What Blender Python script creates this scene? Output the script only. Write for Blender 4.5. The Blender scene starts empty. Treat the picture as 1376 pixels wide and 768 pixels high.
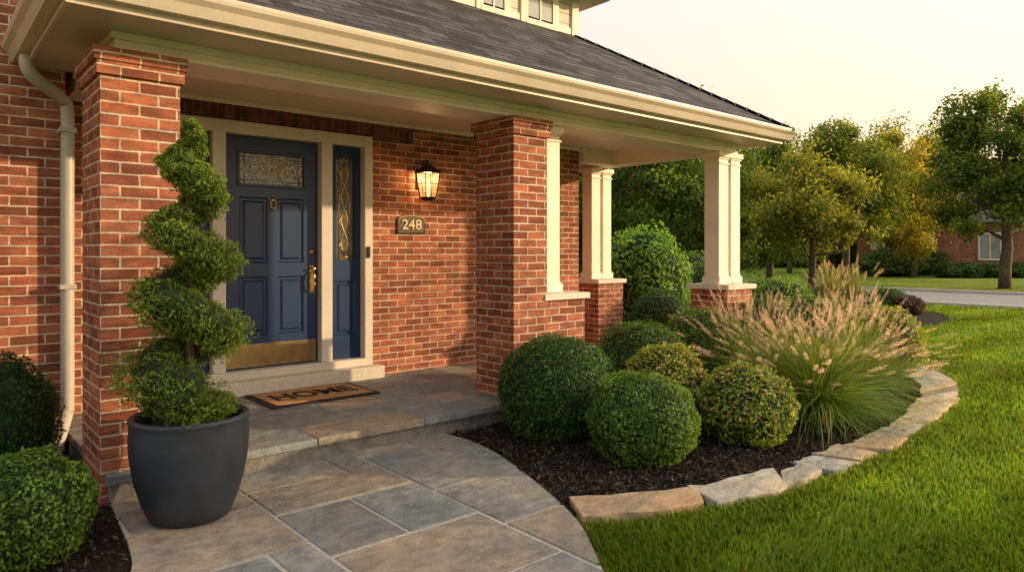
import bpy, math, random
import numpy as np
from mathutils import Vector
rng = np.random.default_rng(7)
random.seed(7)
H = 1.4
F = 939.0
W = {}          # world location of every object (no rotation on parents)

def px(u, v=None, z=0.0, t=None):
    """helper used only to turn survey measurements into world metres"""
    a = (u-688)/F
    if t is None:
        t = (H-z)*F/(v-338)
    return ((.652+.758*a)*t, (.758-.652*a)*t)

# ------------------------------------------------------------------ geometry
class Geo:
    def __init__(s):
        s.v=[]; s.l=[]; s.t=[]; s.m=[]; s.c=[]; s.u=[]; s.s=[]; s.n=0
    def add(s, v, f, mat=0, col=(1,1,1), uv=None, smooth=False):
        v=np.asarray(v,float).reshape(-1,3)
        if len(v)==0: return
        if isinstance(f,list) and len(set(len(q) for q in f))>1:
            for q in f:
                s._f(np.asarray([q]), mat, None, smooth)
        else:
            s._f(np.asarray(f,int), mat, uv, smooth)
        c=np.ones((len(v),4)); c[:,:3]=np.asarray(col,float)
        s.v.append(v); s.c.append(c); s.n+=len(v)
    def _f(s,f,mat,uv,smooth):
        k=f.shape[1]
        s.l.append((f+s.n).ravel()); s.t.append(np.full(len(f),k))
        s.m.append(np.full(len(f),mat)); s.s.append(np.full(len(f),smooth))
        if uv is None: s.u.append(np.full((f.size,2),np.nan))
        else: s.u.append(np.asarray(uv,float).reshape(-1,2))
    def box(s,x0,x1,y0,y1,z0,z1,mat=0,col=(1,1,1)):
        v=[(x0,y0,z0),(x1,y0,z0),(x1,y1,z0),(x0,y1,z0),(x0,y0,z1),(x1,y0,z1),(x1,y1,z1),(x0,y1,z1)]
        f=[(0,3,2,1),(4,5,6,7),(0,1,5,4),(1,2,6,5),(2,3,7,6),(3,0,4,7)]
        s.add(v,f,mat,col)
    def prism(s,poly,z0,z1,mat=0,col=(1,1,1),bottom=False):
        n=len(poly)
        v=[(p[0],p[1],z0) for p in poly]+[(p[0],p[1],z1) for p in poly]
        f=[tuple(range(n,2*n))]+[(i,(i+1)%n,n+(i+1)%n,n+i) for i in range(n)]
        if bottom: f.append(tuple(range(n-1,-1,-1)))
        s.add(v,f,mat,col)
    def lathe(s,prof,c,n=32,mat=0,col=(1,1,1),axis='z',smooth=True):
        ang=np.linspace(0,2*math.pi,n,endpoint=False); v=[]
        for r,h in prof:
            for a in ang:
                p=(r*math.cos(a),r*math.sin(a),h)
                if axis=='y': p=(p[0],-p[2],p[1])
                v.append((c[0]+p[0],c[1]+p[1],c[2]+p[2]))
        f=[]
        for i in range(len(prof)-1):
            for j in range(n):
                f.append((i*n+j,i*n+(j+1)%n,(i+1)*n+(j+1)%n,(i+1)*n+j))
        s.add(v,f,mat,col,smooth=smooth)
    def tube(s,pts,rad,n=8,mat=0,col=(1,1,1),smooth=True,cap=True):
        pts=np.asarray(pts,float); m=len(pts)
        rad=np.broadcast_to(np.asarray(rad,float),(m,))
        tan=np.gradient(pts,axis=0); tan/= (np.linalg.norm(tan,axis=1,keepdims=True)+1e-9)
        ref=np.array([0,0,1.]) if abs(tan[:,2]).mean()<.8 else np.array([1.,0,0])
        A=np.cross(tan,ref); A/=(np.linalg.norm(A,axis=1,keepdims=True)+1e-9)
        B=np.cross(A,tan)
        ang=np.linspace(0,2*math.pi,n,endpoint=False)+math.pi/n
        v=(pts[:,None]+rad[:,None,None]*(np.cos(ang)[None,:,None]*A[:,None]+np.sin(ang)[None,:,None]*B[:,None])).reshape(-1,3)
        f=[(i*n+j,i*n+(j+1)%n,(i+1)*n+(j+1)%n,(i+1)*n+j) for i in range(m-1) for j in range(n)]
        if cap: f=f+[tuple(range(n-1,-1,-1)),tuple(range((m-1)*n,m*n))]
        s.add(v,f,mat,col,smooth=smooth)
    def leaves(s,P,N,L,Wd,col,mat=0):
        """rhombic leaf faces at P with normals N"""
        n=len(P)
        N=N/(np.linalg.norm(N,axis=1,keepdims=True)+1e-9)
        T=rng.normal(size=(n,3)); T-= (T*N).sum(1,keepdims=True)*N
        T/=(np.linalg.norm(T,axis=1,keepdims=True)+1e-9)
        B=np.cross(N,T)
        L=np.broadcast_to(L,(n,))[:,None]; Wd=np.broadcast_to(Wd,(n,))[:,None]
        v=np.stack([P-T*L,P+B*Wd+T*L*.15,P+T*L,P-B*Wd+T*L*.15],1).reshape(-1,3)
        f=np.arange(4*n).reshape(-1,4)
        s.add(v,f,mat,np.repeat(col,4,axis=0))
    def obj(s,name,mats,parent=None,label=None,category=None,kind=None,group=None,bevel=0,origin=None,bseg=2):
        v=np.concatenate(s.v); l=np.concatenate(s.l).astype(np.int32); t=np.concatenate(s.t).astype(np.int32)
        m=np.concatenate(s.m).astype(np.int32); c=np.concatenate(s.c); u=np.concatenate(s.u); sm=np.concatenate(s.s)
        st=np.concatenate([[0],np.cumsum(t)[:-1]]).astype(np.int32)
        # box uv
        a=v[l[st]];b=v[l[st+1]];d=v[l[st+2]]
        nr=np.abs(np.cross(b-a,d-a)); ax=np.argmax(nr,axis=1); axl=np.repeat(ax,t)
        p=v[l]; bu=np.where((axl==0)[:,None],p[:,[1,2]],np.where((axl==1)[:,None],p[:,[0,2]],p[:,[0,1]]))
        nanm=np.isnan(u[:,0]); u[nanm]=bu[nanm]
        if origin is None:
            origin=((v[:,0].min()+v[:,0].max())/2,(v[:,1].min()+v[:,1].max())/2,v[:,2].min())
        origin=np.array(origin,float)
        me=bpy.data.meshes.new(name)
        me.vertices.add(len(v)); me.vertices.foreach_set('co',(v-origin).ravel())
        me.loops.add(len(l)); me.loops.foreach_set('vertex_index',l)
        me.polygons.add(len(t)); me.polygons.foreach_set('loop_start',st); me.polygons.foreach_set('loop_total',t)
        me.polygons.foreach_set('material_index',m); me.polygons.foreach_set('use_smooth',sm.astype(bool))
        uvl=me.uv_layers.new(name='UVMap'); uvl.data.foreach_set('uv',u.ravel())
        ca=me.color_attributes.new('Col','FLOAT_COLOR','POINT'); ca.data.foreach_set('color',c.ravel())
        for q in (mats if isinstance(mats,(list,tuple)) else [mats]): me.materials.append(q)
        me.update(calc_edges=True); me.validate()
        o=bpy.data.objects.new(name,me); link(o,origin,parent)
        tag(o,label,category,kind,group)
        if bevel:
            bm=o.modifiers.new('Bevel','BEVEL'); bm.width=bevel; bm.segments=bseg; bm.limit_method='ANGLE'
        return o

def link(o,w,parent=None):
    bpy.context.scene.collection.objects.link(o)
    w=np.array(w,float); W[o.name]=w
    if parent is not None:
        o.parent=parent; o.location=Vector(w-W[parent.name])
    else: o.location=Vector(w)
def tag(o,label=None,category=None,kind=None,group=None):
    if label: o['label']=label
    if category: o['category']=category
    if kind: o['kind']=kind
    if group: o['group']=group
def empty(name,loc,label,category,group=None):
    o=bpy.data.objects.new(name,None); o.empty_display_size=.1
    link(o,loc); tag(o,label,category,None,group); return o
def pn(P,seed=0,fr=3.,n=6):
    r=np.random.default_rng(seed); o=np.zeros(len(P))
    for i in range(n):
        d=r.normal(size=3); d/=np.linalg.norm(d)
        o+=np.sin(P@d*fr*(1+.5*i)+r.uniform(0,6.28))/(1+.35*i)
    return o/2.2

# ------------------------------------------------------------------ materials
class M:
    def __init__(s,name):
        s.m=bpy.data.materials.new(name); s.m.use_nodes=True; s.nt=s.m.node_tree; s.nt.nodes.clear()
        s.out=s.n('ShaderNodeOutputMaterial'); s.b=s.n('ShaderNodeBsdfPrincipled'); s.lk(s.b.outputs[0],s.out.inputs[0])
        s.tc=s.n('ShaderNodeTexCoord')
    def n(s,t,**k):
        x=s.nt.nodes.new(t)
        for a,b in k.items(): setattr(x,a,b)
        return x
    def lk(s,a,b): s.nt.links.new(a,b)
    def noise(s,scale,detail=4,rough=.55,src='Object',vec=None,stretch=None):
        x=s.n('ShaderNodeTexNoise'); x.inputs['Scale'].default_value=scale; x.inputs['Detail'].default_value=detail; x.inputs['Roughness'].default_value=rough
        v=vec if vec is not None else s.tc.outputs[src]
        if stretch:
            mp=s.n('ShaderNodeMapping'); mp.inputs['Scale'].default_value=stretch; s.lk(v,mp.inputs[0]); v=mp.outputs[0]
        s.lk(v,x.inputs['Vector']); return x.outputs['Fac']
    def ramp(s,fac,stops):
        r=s.n('ShaderNodeValToRGB'); e=r.color_ramp.elements
        while len(e)<len(stops): e.new(.5)
        for i,(p,c) in enumerate(stops):
            e[i].position=p; e[i].color=(*c,1) if len(c)==3 else c
        s.lk(fac,r.inputs[0]); return r.outputs[0]
    def mix(s,a,b,fac=.5,mode='MIX'):
        x=s.n('ShaderNodeMix',data_type='RGBA',blend_type=mode)
        for val,i in ((fac,0),(a,6),(b,7)):
            if hasattr(val,'is_output'): s.lk(val,x.inputs[i])
            elif i==0: x.inputs[0].default_value=val
            else: x.inputs[i].default_value=(*val,1)
        return x.outputs[2]
    def math(s,op,a,b=0.):
        x=s.n('ShaderNodeMath',operation=op)
        for i,val in enumerate((a,b)):
            if hasattr(val,'is_output'): s.lk(val,x.inputs[i])
            else: x.inputs[i].default_value=val
        return x.outputs[0]
    def bump(s,h,st=.3,dist=.01,prev=None):
        x=s.n('ShaderNodeBump'); x.inputs['Strength'].default_value=st; x.inputs['Distance'].default_value=dist
        s.lk(h,x.inputs['Height'])
        if prev is not None: s.lk(prev,x.inputs['Normal'])
        return x.outputs[0]
    def col(s): return s.n('ShaderNodeAttribute',attribute_name='Col').outputs['Color']
    def set(s,base=None,rough=None,normal=None,metal=None,spec=None):
        for k,v in (('Base Color',base),('Roughness',rough),('Normal',normal),('Metallic',metal),('Specular IOR Level',spec)):
            if v is None: continue
            if hasattr(v,'is_output'): s.lk(v,s.b.inputs[k])
            elif isinstance(v,tuple): s.b.inputs[k].default_value=(*v,1)
            else: s.b.inputs[k].default_value=v
        return s.m

def m_brick(name,c1,c2,mortar,w=.196,h=.0655,swap=False,bumpst=.8):
    m=M(name); uv=m.tc.outputs['UV']
    if swap:
        mp=m.n('ShaderNodeMapping'); mp.inputs['Rotation'].default_value=(0,0,math.pi/2); m.lk(uv,mp.inputs[0]); uv=mp.outputs[0]
    # wobble
    nz=m.n('ShaderNodeTexNoise'); nz.inputs['Scale'].default_value=14; m.lk(uv,nz.inputs['Vector'])
    vm=m.n('ShaderNodeVectorMath',operation='MULTIPLY_ADD'); m.lk(nz.outputs['Color'],vm.inputs[0]); vm.inputs[1].default_value=(.007,.007,0); m.lk(uv,vm.inputs[2])
    def br():
        b=m.n('ShaderNodeTexBrick'); b.inputs['Scale'].default_value=1; b.inputs['Brick Width'].default_value=w; b.inputs['Row Height'].default_value=h
        b.inputs['Mortar Size'].default_value=.0060; b.inputs['Mortar Smooth'].default_value=.2
        b.offset=.5; m.lk(vm.outputs[0],b.inputs['Vector']); return b
    b=br(); b.inputs['Color1'].default_value=(*c1,1); b.inputs['Color2'].default_value=(*c2,1); b.inputs['Mortar'].default_value=(*mortar,1)
    big=m.noise(1.3,3); fine=m.noise(60,5,.7)
    # brick-sized patches so neighbouring bricks differ in tone and hue
    mid=m.noise(6,2,.5,vec=uv,stretch=(1,3,1)); hue=m.noise(5,2,.5,vec=uv,stretch=(1.3,4,1))
    c=m.mix(b.outputs['Color'],m.ramp(big,[(.3,(.78,.77,.76)),(.7,(1.12,1.1,1.08))]),1,'MULTIPLY')
    c=m.mix(c,m.ramp(fine,[(.3,(.7,.68,.66)),(.72,(1.2,1.2,1.2))]),.8,'MULTIPLY')
    c=m.mix(c,m.ramp(mid,[(.38,(.62,.62,.66)),(.62,(1.22,1.16,1.08))]),.75,'MULTIPLY')
    c=m.mix(c,m.ramp(hue,[(.4,(1.0,1.12,1.15)),(.6,(1.05,.92,.86))]),.8,'MULTIPLY')
    inv=m.math('SUBTRACT',1.,b.outputs['Fac'])
    n1=m.bump(inv,bumpst,.014); n2=m.bump(fine,.45,.007,n1)
    return m.set(c,.88,n2,spec=.25)
BR=m_brick('brick_red',(.44,.165,.095),(.22,.075,.05),(.62,.52,.41))
BRD=m_brick('brick_soldier',(.19,.07,.05),(.11,.045,.038),(.17,.13,.11),swap=True)

def m_paint(name,c,rough=.5,v=.06,lines=None):
    m=M(name); a=m.noise(2.2,4); b=m.noise(35,4)
    col=m.mix(tuple(x*(1-v*1.6) for x in c),tuple(min(1,x*(1+v)) for x in c),m.ramp(a,[(.3,(0,0,0)),(.7,(1,1,1))]))
    col=m.mix(col,m.ramp(b,[(.3,(.93,.93,.92)),(.7,(1.03,1.03,1.03))]),.7,'MULTIPLY')
    nr=m.bump(b,.12,.004)
    if lines:
        per,axis,w=lines
        sp=m.n('ShaderNodeSeparateXYZ'); m.lk(m.tc.outputs['UV'],sp.inputs[0])
        f=m.math('FRACT',m.math('DIVIDE',sp.outputs[axis],per))
        g=m.math('LESS_THAN',f,w)
        col=m.mix(col,m.mix(col,(.45,.42,.38),1,'MULTIPLY'),g)
        nr=m.bump(m.math('SUBTRACT',1.,g),.5,.006,nr)
    return m.set(col,rough,nr,spec=.4)
CREAM=m_paint('paint_cream',(.78,.70,.59))
CREAM2=m_paint('paint_gutter',(.60,.52,.42),.38)
CEIL=m_paint('paint_beadboard',(.78,.68,.54),.5,lines=(.085,1,.07))
SIDING=m_paint('paint_siding',(.60,.55,.46),.6,lines=(.11,1,.09))
FRAME=m_paint('paint_frame',(.64,.59,.52),.45)
NAVY=m_paint('paint_navy',(.011,.036,.110),.36,.05)
DSP=m_paint('paint_downspout',(.46,.43,.38),.4)

def m_shingle():
    m=M('shingle'); uv=m.tc.outputs['UV']
    b=m.n('ShaderNodeTexBrick'); m.lk(uv,b.inputs['Vector']); b.offset=.37
    for k,v in (('Scale',1),('Brick Width',.23),('Row Height',.115),('Mortar Size',.005),('Mortar Smooth',.1)): b.inputs[k].default_value=v
    b.inputs['Color1'].default_value=(.10,.095,.10,1); b.inputs['Color2'].default_value=(.032,.032,.037,1); b.inputs['Mortar'].default_value=(.012,.012,.013,1)
    sp=m.n('ShaderNodeSeparateXYZ'); m.lk(uv,sp.inputs[0])
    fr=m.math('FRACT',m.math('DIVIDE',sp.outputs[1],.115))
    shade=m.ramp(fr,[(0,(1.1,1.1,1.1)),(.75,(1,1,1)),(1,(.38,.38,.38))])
    fine=m.noise(120,3,.7); big=m.noise(1.,3)
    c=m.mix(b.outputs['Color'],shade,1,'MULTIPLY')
    c=m.mix(c,m.ramp(fine,[(.3,(.6,.6,.6)),(.7,(1.5,1.48,1.45))]),1,'MULTIPLY')
    c=m.mix(c,m.ramp(big,[(.3,(.8,.8,.8)),(.7,(1.2,1.18,1.15))]),1,'MULTIPLY')
    n=m.bump(m.math('SUBTRACT',1.,fr),.8,.014); n=m.bump(fine,.5,.006,n)
    return m.set(c,.92,n,spec=.2)
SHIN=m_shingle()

def m_stone(name,rough=.75,st=1.):
    m=M(name); c=m.col(); a=m.noise(2.1,5,.6); b=m.noise(9,7,.68); f=m.noise(90,4,.7)
    # cleft ridges of split stone
    cl=m.noise(4.5,6,.6,stretch=(1,2.2,1)); ridge=m.math('ABSOLUTE',m.math('SUBTRACT',cl,.5))
    col=m.mix(c,m.ramp(a,[(.3,(.72,.79,.85)),(.5,(1,1,1)),(.72,(1.28,1.10,.88))]),1,'MULTIPLY')
    col=m.mix(col,m.ramp(b,[(.32,(.64,.65,.67)),(.68,(1.2,1.19,1.17))]),1,'MULTIPLY')
    col=m.mix(col,m.ramp(ridge,[(0,(.70,.70,.72)),(.035,(1.,1.,1.)),(1,(1.05,1.05,1.05))]),.8,'MULTIPLY')
    col=m.mix(col,m.ramp(f,[(.3,(.85,.85,.85)),(.7,(1.1,1.1,1.1))]),1,'MULTIPLY')
    n=m.bump(b,.65*st,.024); n=m.bump(f,.25*st,.004,n); n=m.bump(a,.4*st,.03,n); n=m.bump(ridge,.6*st,.03,n)
    return m.set(col,m.ramp(b,[(.3,(rough-.14,)*3),(.7,(rough+.1,)*3)]),n,spec=.35)
STONE=m_stone('bluestone',rough=.72)
EDGE=m_stone('edging_limestone',rough=.85,st=.9)
def m_plain(name,c,rough=.6,metal=0,ns=20,amt=.25,bst=.2,col=False,spec=.4):
    m=M(name); a=m.noise(ns,5,.6)
    x=m.ramp(a,[(.3,tuple(q*(1-amt) for q in c)),(.7,tuple(q*(1+amt) for q in c))])
    if col: x=m.mix(x,m.col(),1,'MULTIPLY')
    return m.set(x,rough,m.bump(a,bst,.005),metal,spec)
MORT=m_plain('mortar_joint',(.48,.44,.38),.95,ns=40)
CONC=m_plain('sill_stone',(.62,.57,.49),.8,ns=30,amt=.12)
BRASS=m_plain('brass',(.62,.42,.16),.28,1,ns=12,amt=.12,bst=.05)
KICK=m_plain('brass_aged',(.40,.29,.14),.32,1,ns=7,amt=.22,bst=.08)
BLACK=m_plain('black_metal',(.018,.016,.015),.45,.3,ns=30)
BRONZE=m_plain('bronze_dark',(.07,.05,.034),.5,.4,ns=30)
BRONZL=m_plain('bronze_light',(.52,.40,.25),.5,.3,ns=30)
DARK=m_plain('dark_room',(.02,.018,.016),.9)
POT=m_plain('pot_glaze',(.032,.040,.056),.5,ns=6,amt=.28,bst=.18)
SOIL=m_plain('soil',(.03,.02,.013),.95,ns=60,amt=.6,bst=.8)
COIR=m_plain('coir',(.46,.25,.10),.95,ns=220,amt=.45,bst=1.)
RUB=m_plain('mat_rubber',(.022,.02,.019),.85,ns=150,amt=.4,bst=.6)
ASPH=m_plain('asphalt',(.26,.25,.24),.9,ns=30,amt=.15)
KERB=m_plain('kerb_concrete',(.46,.42,.36),.9,ns=12,amt=.12)
BARK=m_plain('bark',(.085,.058,.04),.9,ns=14,amt=.5,bst=.9)
BARKF=m_plain('bark_far',(.10,.07,.048),.95,ns=6,amt=.4)
RF=m_plain('far_roof',(.09,.08,.075),.9,ns=4)
def m_glass(name,base,rough=.08,sc=40):
    m=M(name); v=m.n('ShaderNodeTexVoronoi'); v.inputs['Scale'].default_value=sc; m.lk(m.tc.outputs['Object'],v.inputs['Vector'])
    return m.set(m.ramp(v.outputs['Distance'],[(0,tuple(q*.7 for q in base)),(.6,tuple(q*1.5 for q in base))]),rough,m.bump(v.outputs['Distance'],.35,.006),spec=.9)
GLASS=m_glass('leaded_glass',(.08,.085,.075),.12,60)
WGL=m_glass('window_glass',(.22,.24,.24),.04,1.5)
def m_emit(name,c,s):
    m=M(name); m.b.inputs['Emission Color'].default_value=(*c,1); m.b.inputs['Emission Strength'].default_value=s
    a=m.noise(30,2); return m.set(m.ramp(a,[(.3,(.8,.6,.4)),(.7,(.9,.7,.5))]),.5)
GLOW=m_emit('lamp_glow',(1,.55,.18),5)

def m_leaf(name,tr=.32,rough=.5,spec=.35,tboost=(1.5,1.5,.7)):
    m=M(name); c=m.col()
    oi=m.n('ShaderNodeObjectInfo'); 
    v=m.ramp(oi.outputs['Random'],[(0,(.84,.88,.82)),(1,(1.18,1.12,1.1))])
    c=m.mix(c,v,1,'MULTIPLY')
    nz=m.noise(2.,3); c=m.mix(c,m.ramp(nz,[(.3,(.8,.83,.85)),(.7,(1.18,1.12,1.)),]),1,'MULTIPLY')
    m.set(c,rough,spec=spec)
    t=m.n('ShaderNodeBsdfTranslucent'); m.lk(m.mix(c,tboost,1,'MULTIPLY'),t.inputs['Color'])
    ms=m.n('ShaderNodeMixShader'); ms.inputs[0].default_value=tr
    m.lk(m.b.outputs[0],ms.inputs[1]); m.lk(t.outputs[0],ms.inputs[2]); m.lk(ms.outputs[0],m.out.inputs[0])
    return m.m
LEAF=m_leaf('leaf',.36)
TLEAF=m_leaf('tree_leaf',.45,.6,.25,(1.8,1.6,.7))
GRASS=m_leaf('grass_blade',.38,.55,.25)
PLUME=m_leaf('plume',.45,.9,.1,(1.2,1.1,.9))
CORE=m_plain('foliage_core',(.014,.026,.007),.95,ns=20,amt=.5)

def m_lawn():
    m=M('lawn'); a=m.noise(.35,4); b=m.noise(6,5,.65); f=m.noise(70,5,.8)
    c=m.ramp(a,[(.35,(.11,.18,.018)),(.65,(.195,.265,.028))])
    c=m.mix(c,m.ramp(b,[(.3,(.7,.75,.7)),(.7,(1.25,1.2,1.1))]),1,'MULTIPLY')
    c=m.mix(c,m.ramp(f,[(.3,(.5,.52,.5)),(.7,(1.5,1.45,1.3))]),1,'MULTIPLY')
    sp=m.n('ShaderNodeSeparateXYZ'); m.lk(m.tc.outputs['Object'],sp.inputs[0])
    w=m.math('SINE',m.math('MULTIPLY',sp.outputs[1],5.2))
    c=m.mix(c,m.ramp(w,[(0,(.86,.88,.86)),(.3,(1.1,1.08,1.05))]),1,'MULTIPLY')
    return m.set(c,.95,m.bump(f,.9,.03),spec=.15)
LAWN=m_lawn()
def m_mulch():
    m=M('mulch'); a=m.noise(22,6,.75,stretch=(1,1,1)); f=m.noise(80,4,.8); b=m.noise(1.5,3)
    c=m.ramp(a,[(.3,(.008,.006,.005)),(.55,(.028,.020,.015)),(.75,(.065,.045,.032))])
    c=m.mix(c,m.ramp(b,[(.3,(.8,.8,.8)),(.7,(1.2,1.15,1.1))]),1,'MULTIPLY')
    n=m.bump(a,1.,.04); n=m.bump(f,.8,.015,n)
    return m.set(c,.9,n,spec=.25)
MUL=m_mulch()
CHIP=m_plain('mulch_chip',(1,1,1),.9,ns=60,amt=.25,col=True,spec=.2)

# ------------------------------------------------------------------ ground
def inpoly(x,y,poly):
    r=np.zeros(len(x),bool); j=len(poly)-1
    for i in range(len(poly)):
        xi,yi=poly[i]; xj,yj=poly[j]
        c=((yi>y)!=(yj>y)) & (x<(xj-xi)*(y-yi)/((yj-yi)+1e-12)+xi)
        r^=c; j=i
    return r
def smoothline(pts,n=8):
    P=[np.array(p,float) for p in pts]; P=[2*P[0]-P[1]]+P+[2*P[-1]-P[-2]]; out=[]
    for i in range(1,len(P)-2):
        for k in range(n):
            t=k/n; a,b,c,d=P[i-1],P[i],P[i+1],P[i+2]
            out.append(.5*((2*b)+(-a+c)*t+(2*a-5*b+4*c-d)*t*t+(-a+3*b-3*c+d)*t**3))
    out.append(P[-2]); return np.array(out)

g=Geo(); g.add([(-400,-400,0),(400,-400,0),(400,400,0),(-400,400,0)],[(0,1,2,3)])
g.obj('ground',LAWN,kind='structure',label='mown green lawn reaching to the street')

right=smoothline([(3.06,4.36),(3.06,3.9),(2.92,3.35),(2.61,2.55),(2.28,2.05),(1.95,1.55),(1.7,.9),(1.6,-1.5)])
left=smoothline([(-1.2,-1.5),(-.6,1.6),(-.1,2.25),(.45,2.85),(.70,3.3),(.77,3.65),(.80,4.0),(.83,4.36)])
pathpoly=[tuple(p) for p in right]+[tuple(p) for p in left]
outer=smoothline([(2.585,2.46),(3.03,2.249),(3.526,2.11),(4.148,1.988),(5.345,1.99),(6.45,2.08),(7.577,2.283),(8.64,2.70),(9.44,3.436),(9.9,4.3),(10.2,5.6)])
inner=smoothline([(2.74,2.70),(3.167,2.451),(3.68,2.302),(4.287,2.235),(5.142,2.215),(5.985,2.261),(6.944,2.43),(7.957,2.75),(8.74,3.43),(9.3,4.4),(9.75,5.7)])
mid=(outer+inner)/2
bed1=[(2.6,4.9)]+[(p[0]-.25,p[1]+.02) for p in right if p[1]>2.5]+[tuple(p) for p in mid]+[(10.5,8),(10.5,13),(6,13)]
bedin=[(2.6,4.9)]+[(p[0]-.05,p[1]) for p in right if p[1]>2.6]+[tuple(p+(p-q)*.12) for p,q in zip(inner,outer)]+[(10.5,8),(10.5,13),(6,13)]
bed2=[(-3,5.8),(-3,3.3),(-.3,2.6),(.45,2.75)]+[(p[0]+.25,p[1]) for p in left if p[1]>2.8]+[(1.1,5.8)]
def grid_bed(name,poly,label,step=.07):
    xs=np.arange(min(p[0] for p in poly),max(p[0] for p in poly)+step,step); ys=np.arange(min(p[1] for p in poly),max(p[1] for p in poly)+step,step)
    X,Y=np.meshgrid(xs,ys,indexing='ij'); P=np.stack([X.ravel(),Y.ravel(),np.zeros(X.size)],1)
    Z=.014+.006*pn(P,3,5)+.004*rng.normal(size=len(P)); Z=np.clip(Z,.006,.028); P[:,2]=Z
    ni,nj=X.shape; i,j=np.meshgrid(np.arange(ni-1),np.arange(nj-1),indexing='ij'); i=i.ravel(); j=j.ravel()
    ins=inpoly(xs[i]+step/2,ys[j]+step/2,poly); i=i[ins]; j=j[ins]
    f=np.stack([i*nj+j,(i+1)*nj+j,(i+1)*nj+j+1,i*nj+j+1],1)
    used,inv=np.unique(f,return_inverse=True)
    g=Geo(); g.add(P[used],inv.reshape(-1,4),smooth=True)
    return g.obj(name,MUL,kind='structure',label=label)
grid_bed('garden_bed',bed1,'dark mulch planting bed beside porch')
grid_bed('garden_bed',bed2,'dark mulch bed under house wall')
ell=[(15.8+2.8*math.cos(a)-.6*math.sin(a),6.6+1.5*math.sin(a)+1.0*math.cos(a)) for a in np.linspace(0,6.28,40,endpoint=False)]
grid_bed('garden_bed',ell,'small mulch island bed in the lawn',.12)
# chips
def chips(n,poly,bx,sz):
    x=rng.uniform(bx[0],bx[1],n); y=rng.uniform(bx[2],bx[3],n); k=inpoly(x,y,poly)&~inpoly(x,y,pathpoly); x=x[k]; y=y[k]; n=len(x)
    P=np.stack([x,y,rng.uniform(.02,.04,n)],1); N=rng.normal(size=(n,3))*.55+np.array([0,0,1])
    b=rng.choice([.5,1,1,2.2,3.8],n)[:,None]; c=np.array([[.022,.0165,.013]])*b*rng.uniform(.6,1.3,(n,1))
    return P,N,rng.uniform(.5,1.6,n)*sz,rng.uniform(.25,.5,n)*sz,c
g=Geo()
a_=chips(42000,bedin,(2.5,8,2.1,4.4),.017); g.leaves(*a_)
a_=chips(8000,bed2,(-.6,1.1,2.6,5.6),.016); g.leaves(*a_)
g.obj('mulch_chips',CHIP,kind='stuff',label='shredded dark bark mulch')

# ashlar tiling
def tiling(x0,x1,y0,y1,cell,sizes,seed):
    r=random.Random(seed); nx=int((x1-x0)/cell); ny=int((y1-y0)/cell); occ=np.zeros((nx,ny),bool); out=[]
    for j in range(ny):
        for i in range(nx):
            if occ[i,j]: continue
            opts=sizes[:]; r.shuffle(opts); opts+= [(2,1),(1,2),(1,1)]
            for (w,h) in opts:
                if i+w<=nx and j+h<=ny and not occ[i:i+w,j:j+h].any():
                    occ[i:i+w,j:j+h]=True; out.append((x0+i*cell,x0+(i+w)*cell,y0+j*cell,y0+(j+h)*cell)); break
    return out
def clip(poly,r):
    x0,x1,y0,y1=r
    for ax,val,sg in ((0,x0,1),(0,x1,-1),(1,y0,1),(1,y1,-1)):
        out=[]
        for i in range(len(poly)):
            p=poly[i]; q=poly[(i+1)%len(poly)]
            a=(p[ax]-val)*sg; b=(q[ax]-val)*sg
            if a>=0: out.append(p)
            if (a>=0)!=(b>=0):
                t=a/(a-b); out.append((p[0]+(q[0]-p[0])*t,p[1]+(q[1]-p[1])*t))
        poly=out
        if len(poly)<3: return []
    return poly
def area(p): return .5*abs(sum(p[i][0]*p[(i+1)%len(p)][1]-p[(i+1)%len(p)][0]*p[i][1] for i in range(len(p))))
PAL=[(.25,.262,.255),(.215,.232,.235),(.30,.29,.265),(.24,.25,.25),(.35,.29,.225),(.20,.22,.23),(.28,.28,.27),(.38,.31,.24),(.32,.285,.24)]
def ccw(p):
    return p if sum((p[(i+1)%len(p)][0]-p[i][0])*(p[(i+1)%len(p)][1]+p[i][1]) for i in range(len(p)))<0 else p[::-1]
# path
g=Geo(); gm=Geo()
tl=tiling(-1.3,3.5,-1.5,4.5,.21,[(4,3),(3,3),(4,2),(3,2),(5,3),(2,3),(4,4),(5,2)],11)
gap=.011
for (x0,x1,y0,y1) in tl:
    j_=[random.uniform(-.004,.004) for _ in range(4)]
    p=clip(pathpoly,(x0+gap+j_[0],x1-gap+j_[1],y0+gap+j_[2],y1-gap+j_[3]))
    if len(p)<3 or area(p)<.002: continue
    # drop duplicate points
    q=[p[0]]
    for w in p[1:]:
        if math.hypot(w[0]-q[-1][0],w[1]-q[-1][1])>.004: q.append(w)
    c=np.array(random.choice(PAL))*random.uniform(.82,1.18)
    g.prism(ccw(q),.012,.034+random.uniform(-.002,.002),0,c)
g.prism(ccw(list(pathpoly)),.0,.027,1,(1,1,1))
g.obj('path',[STONE,MORT],kind='structure',label='curved bluestone flagstone path to the porch',bevel=.003)

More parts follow.
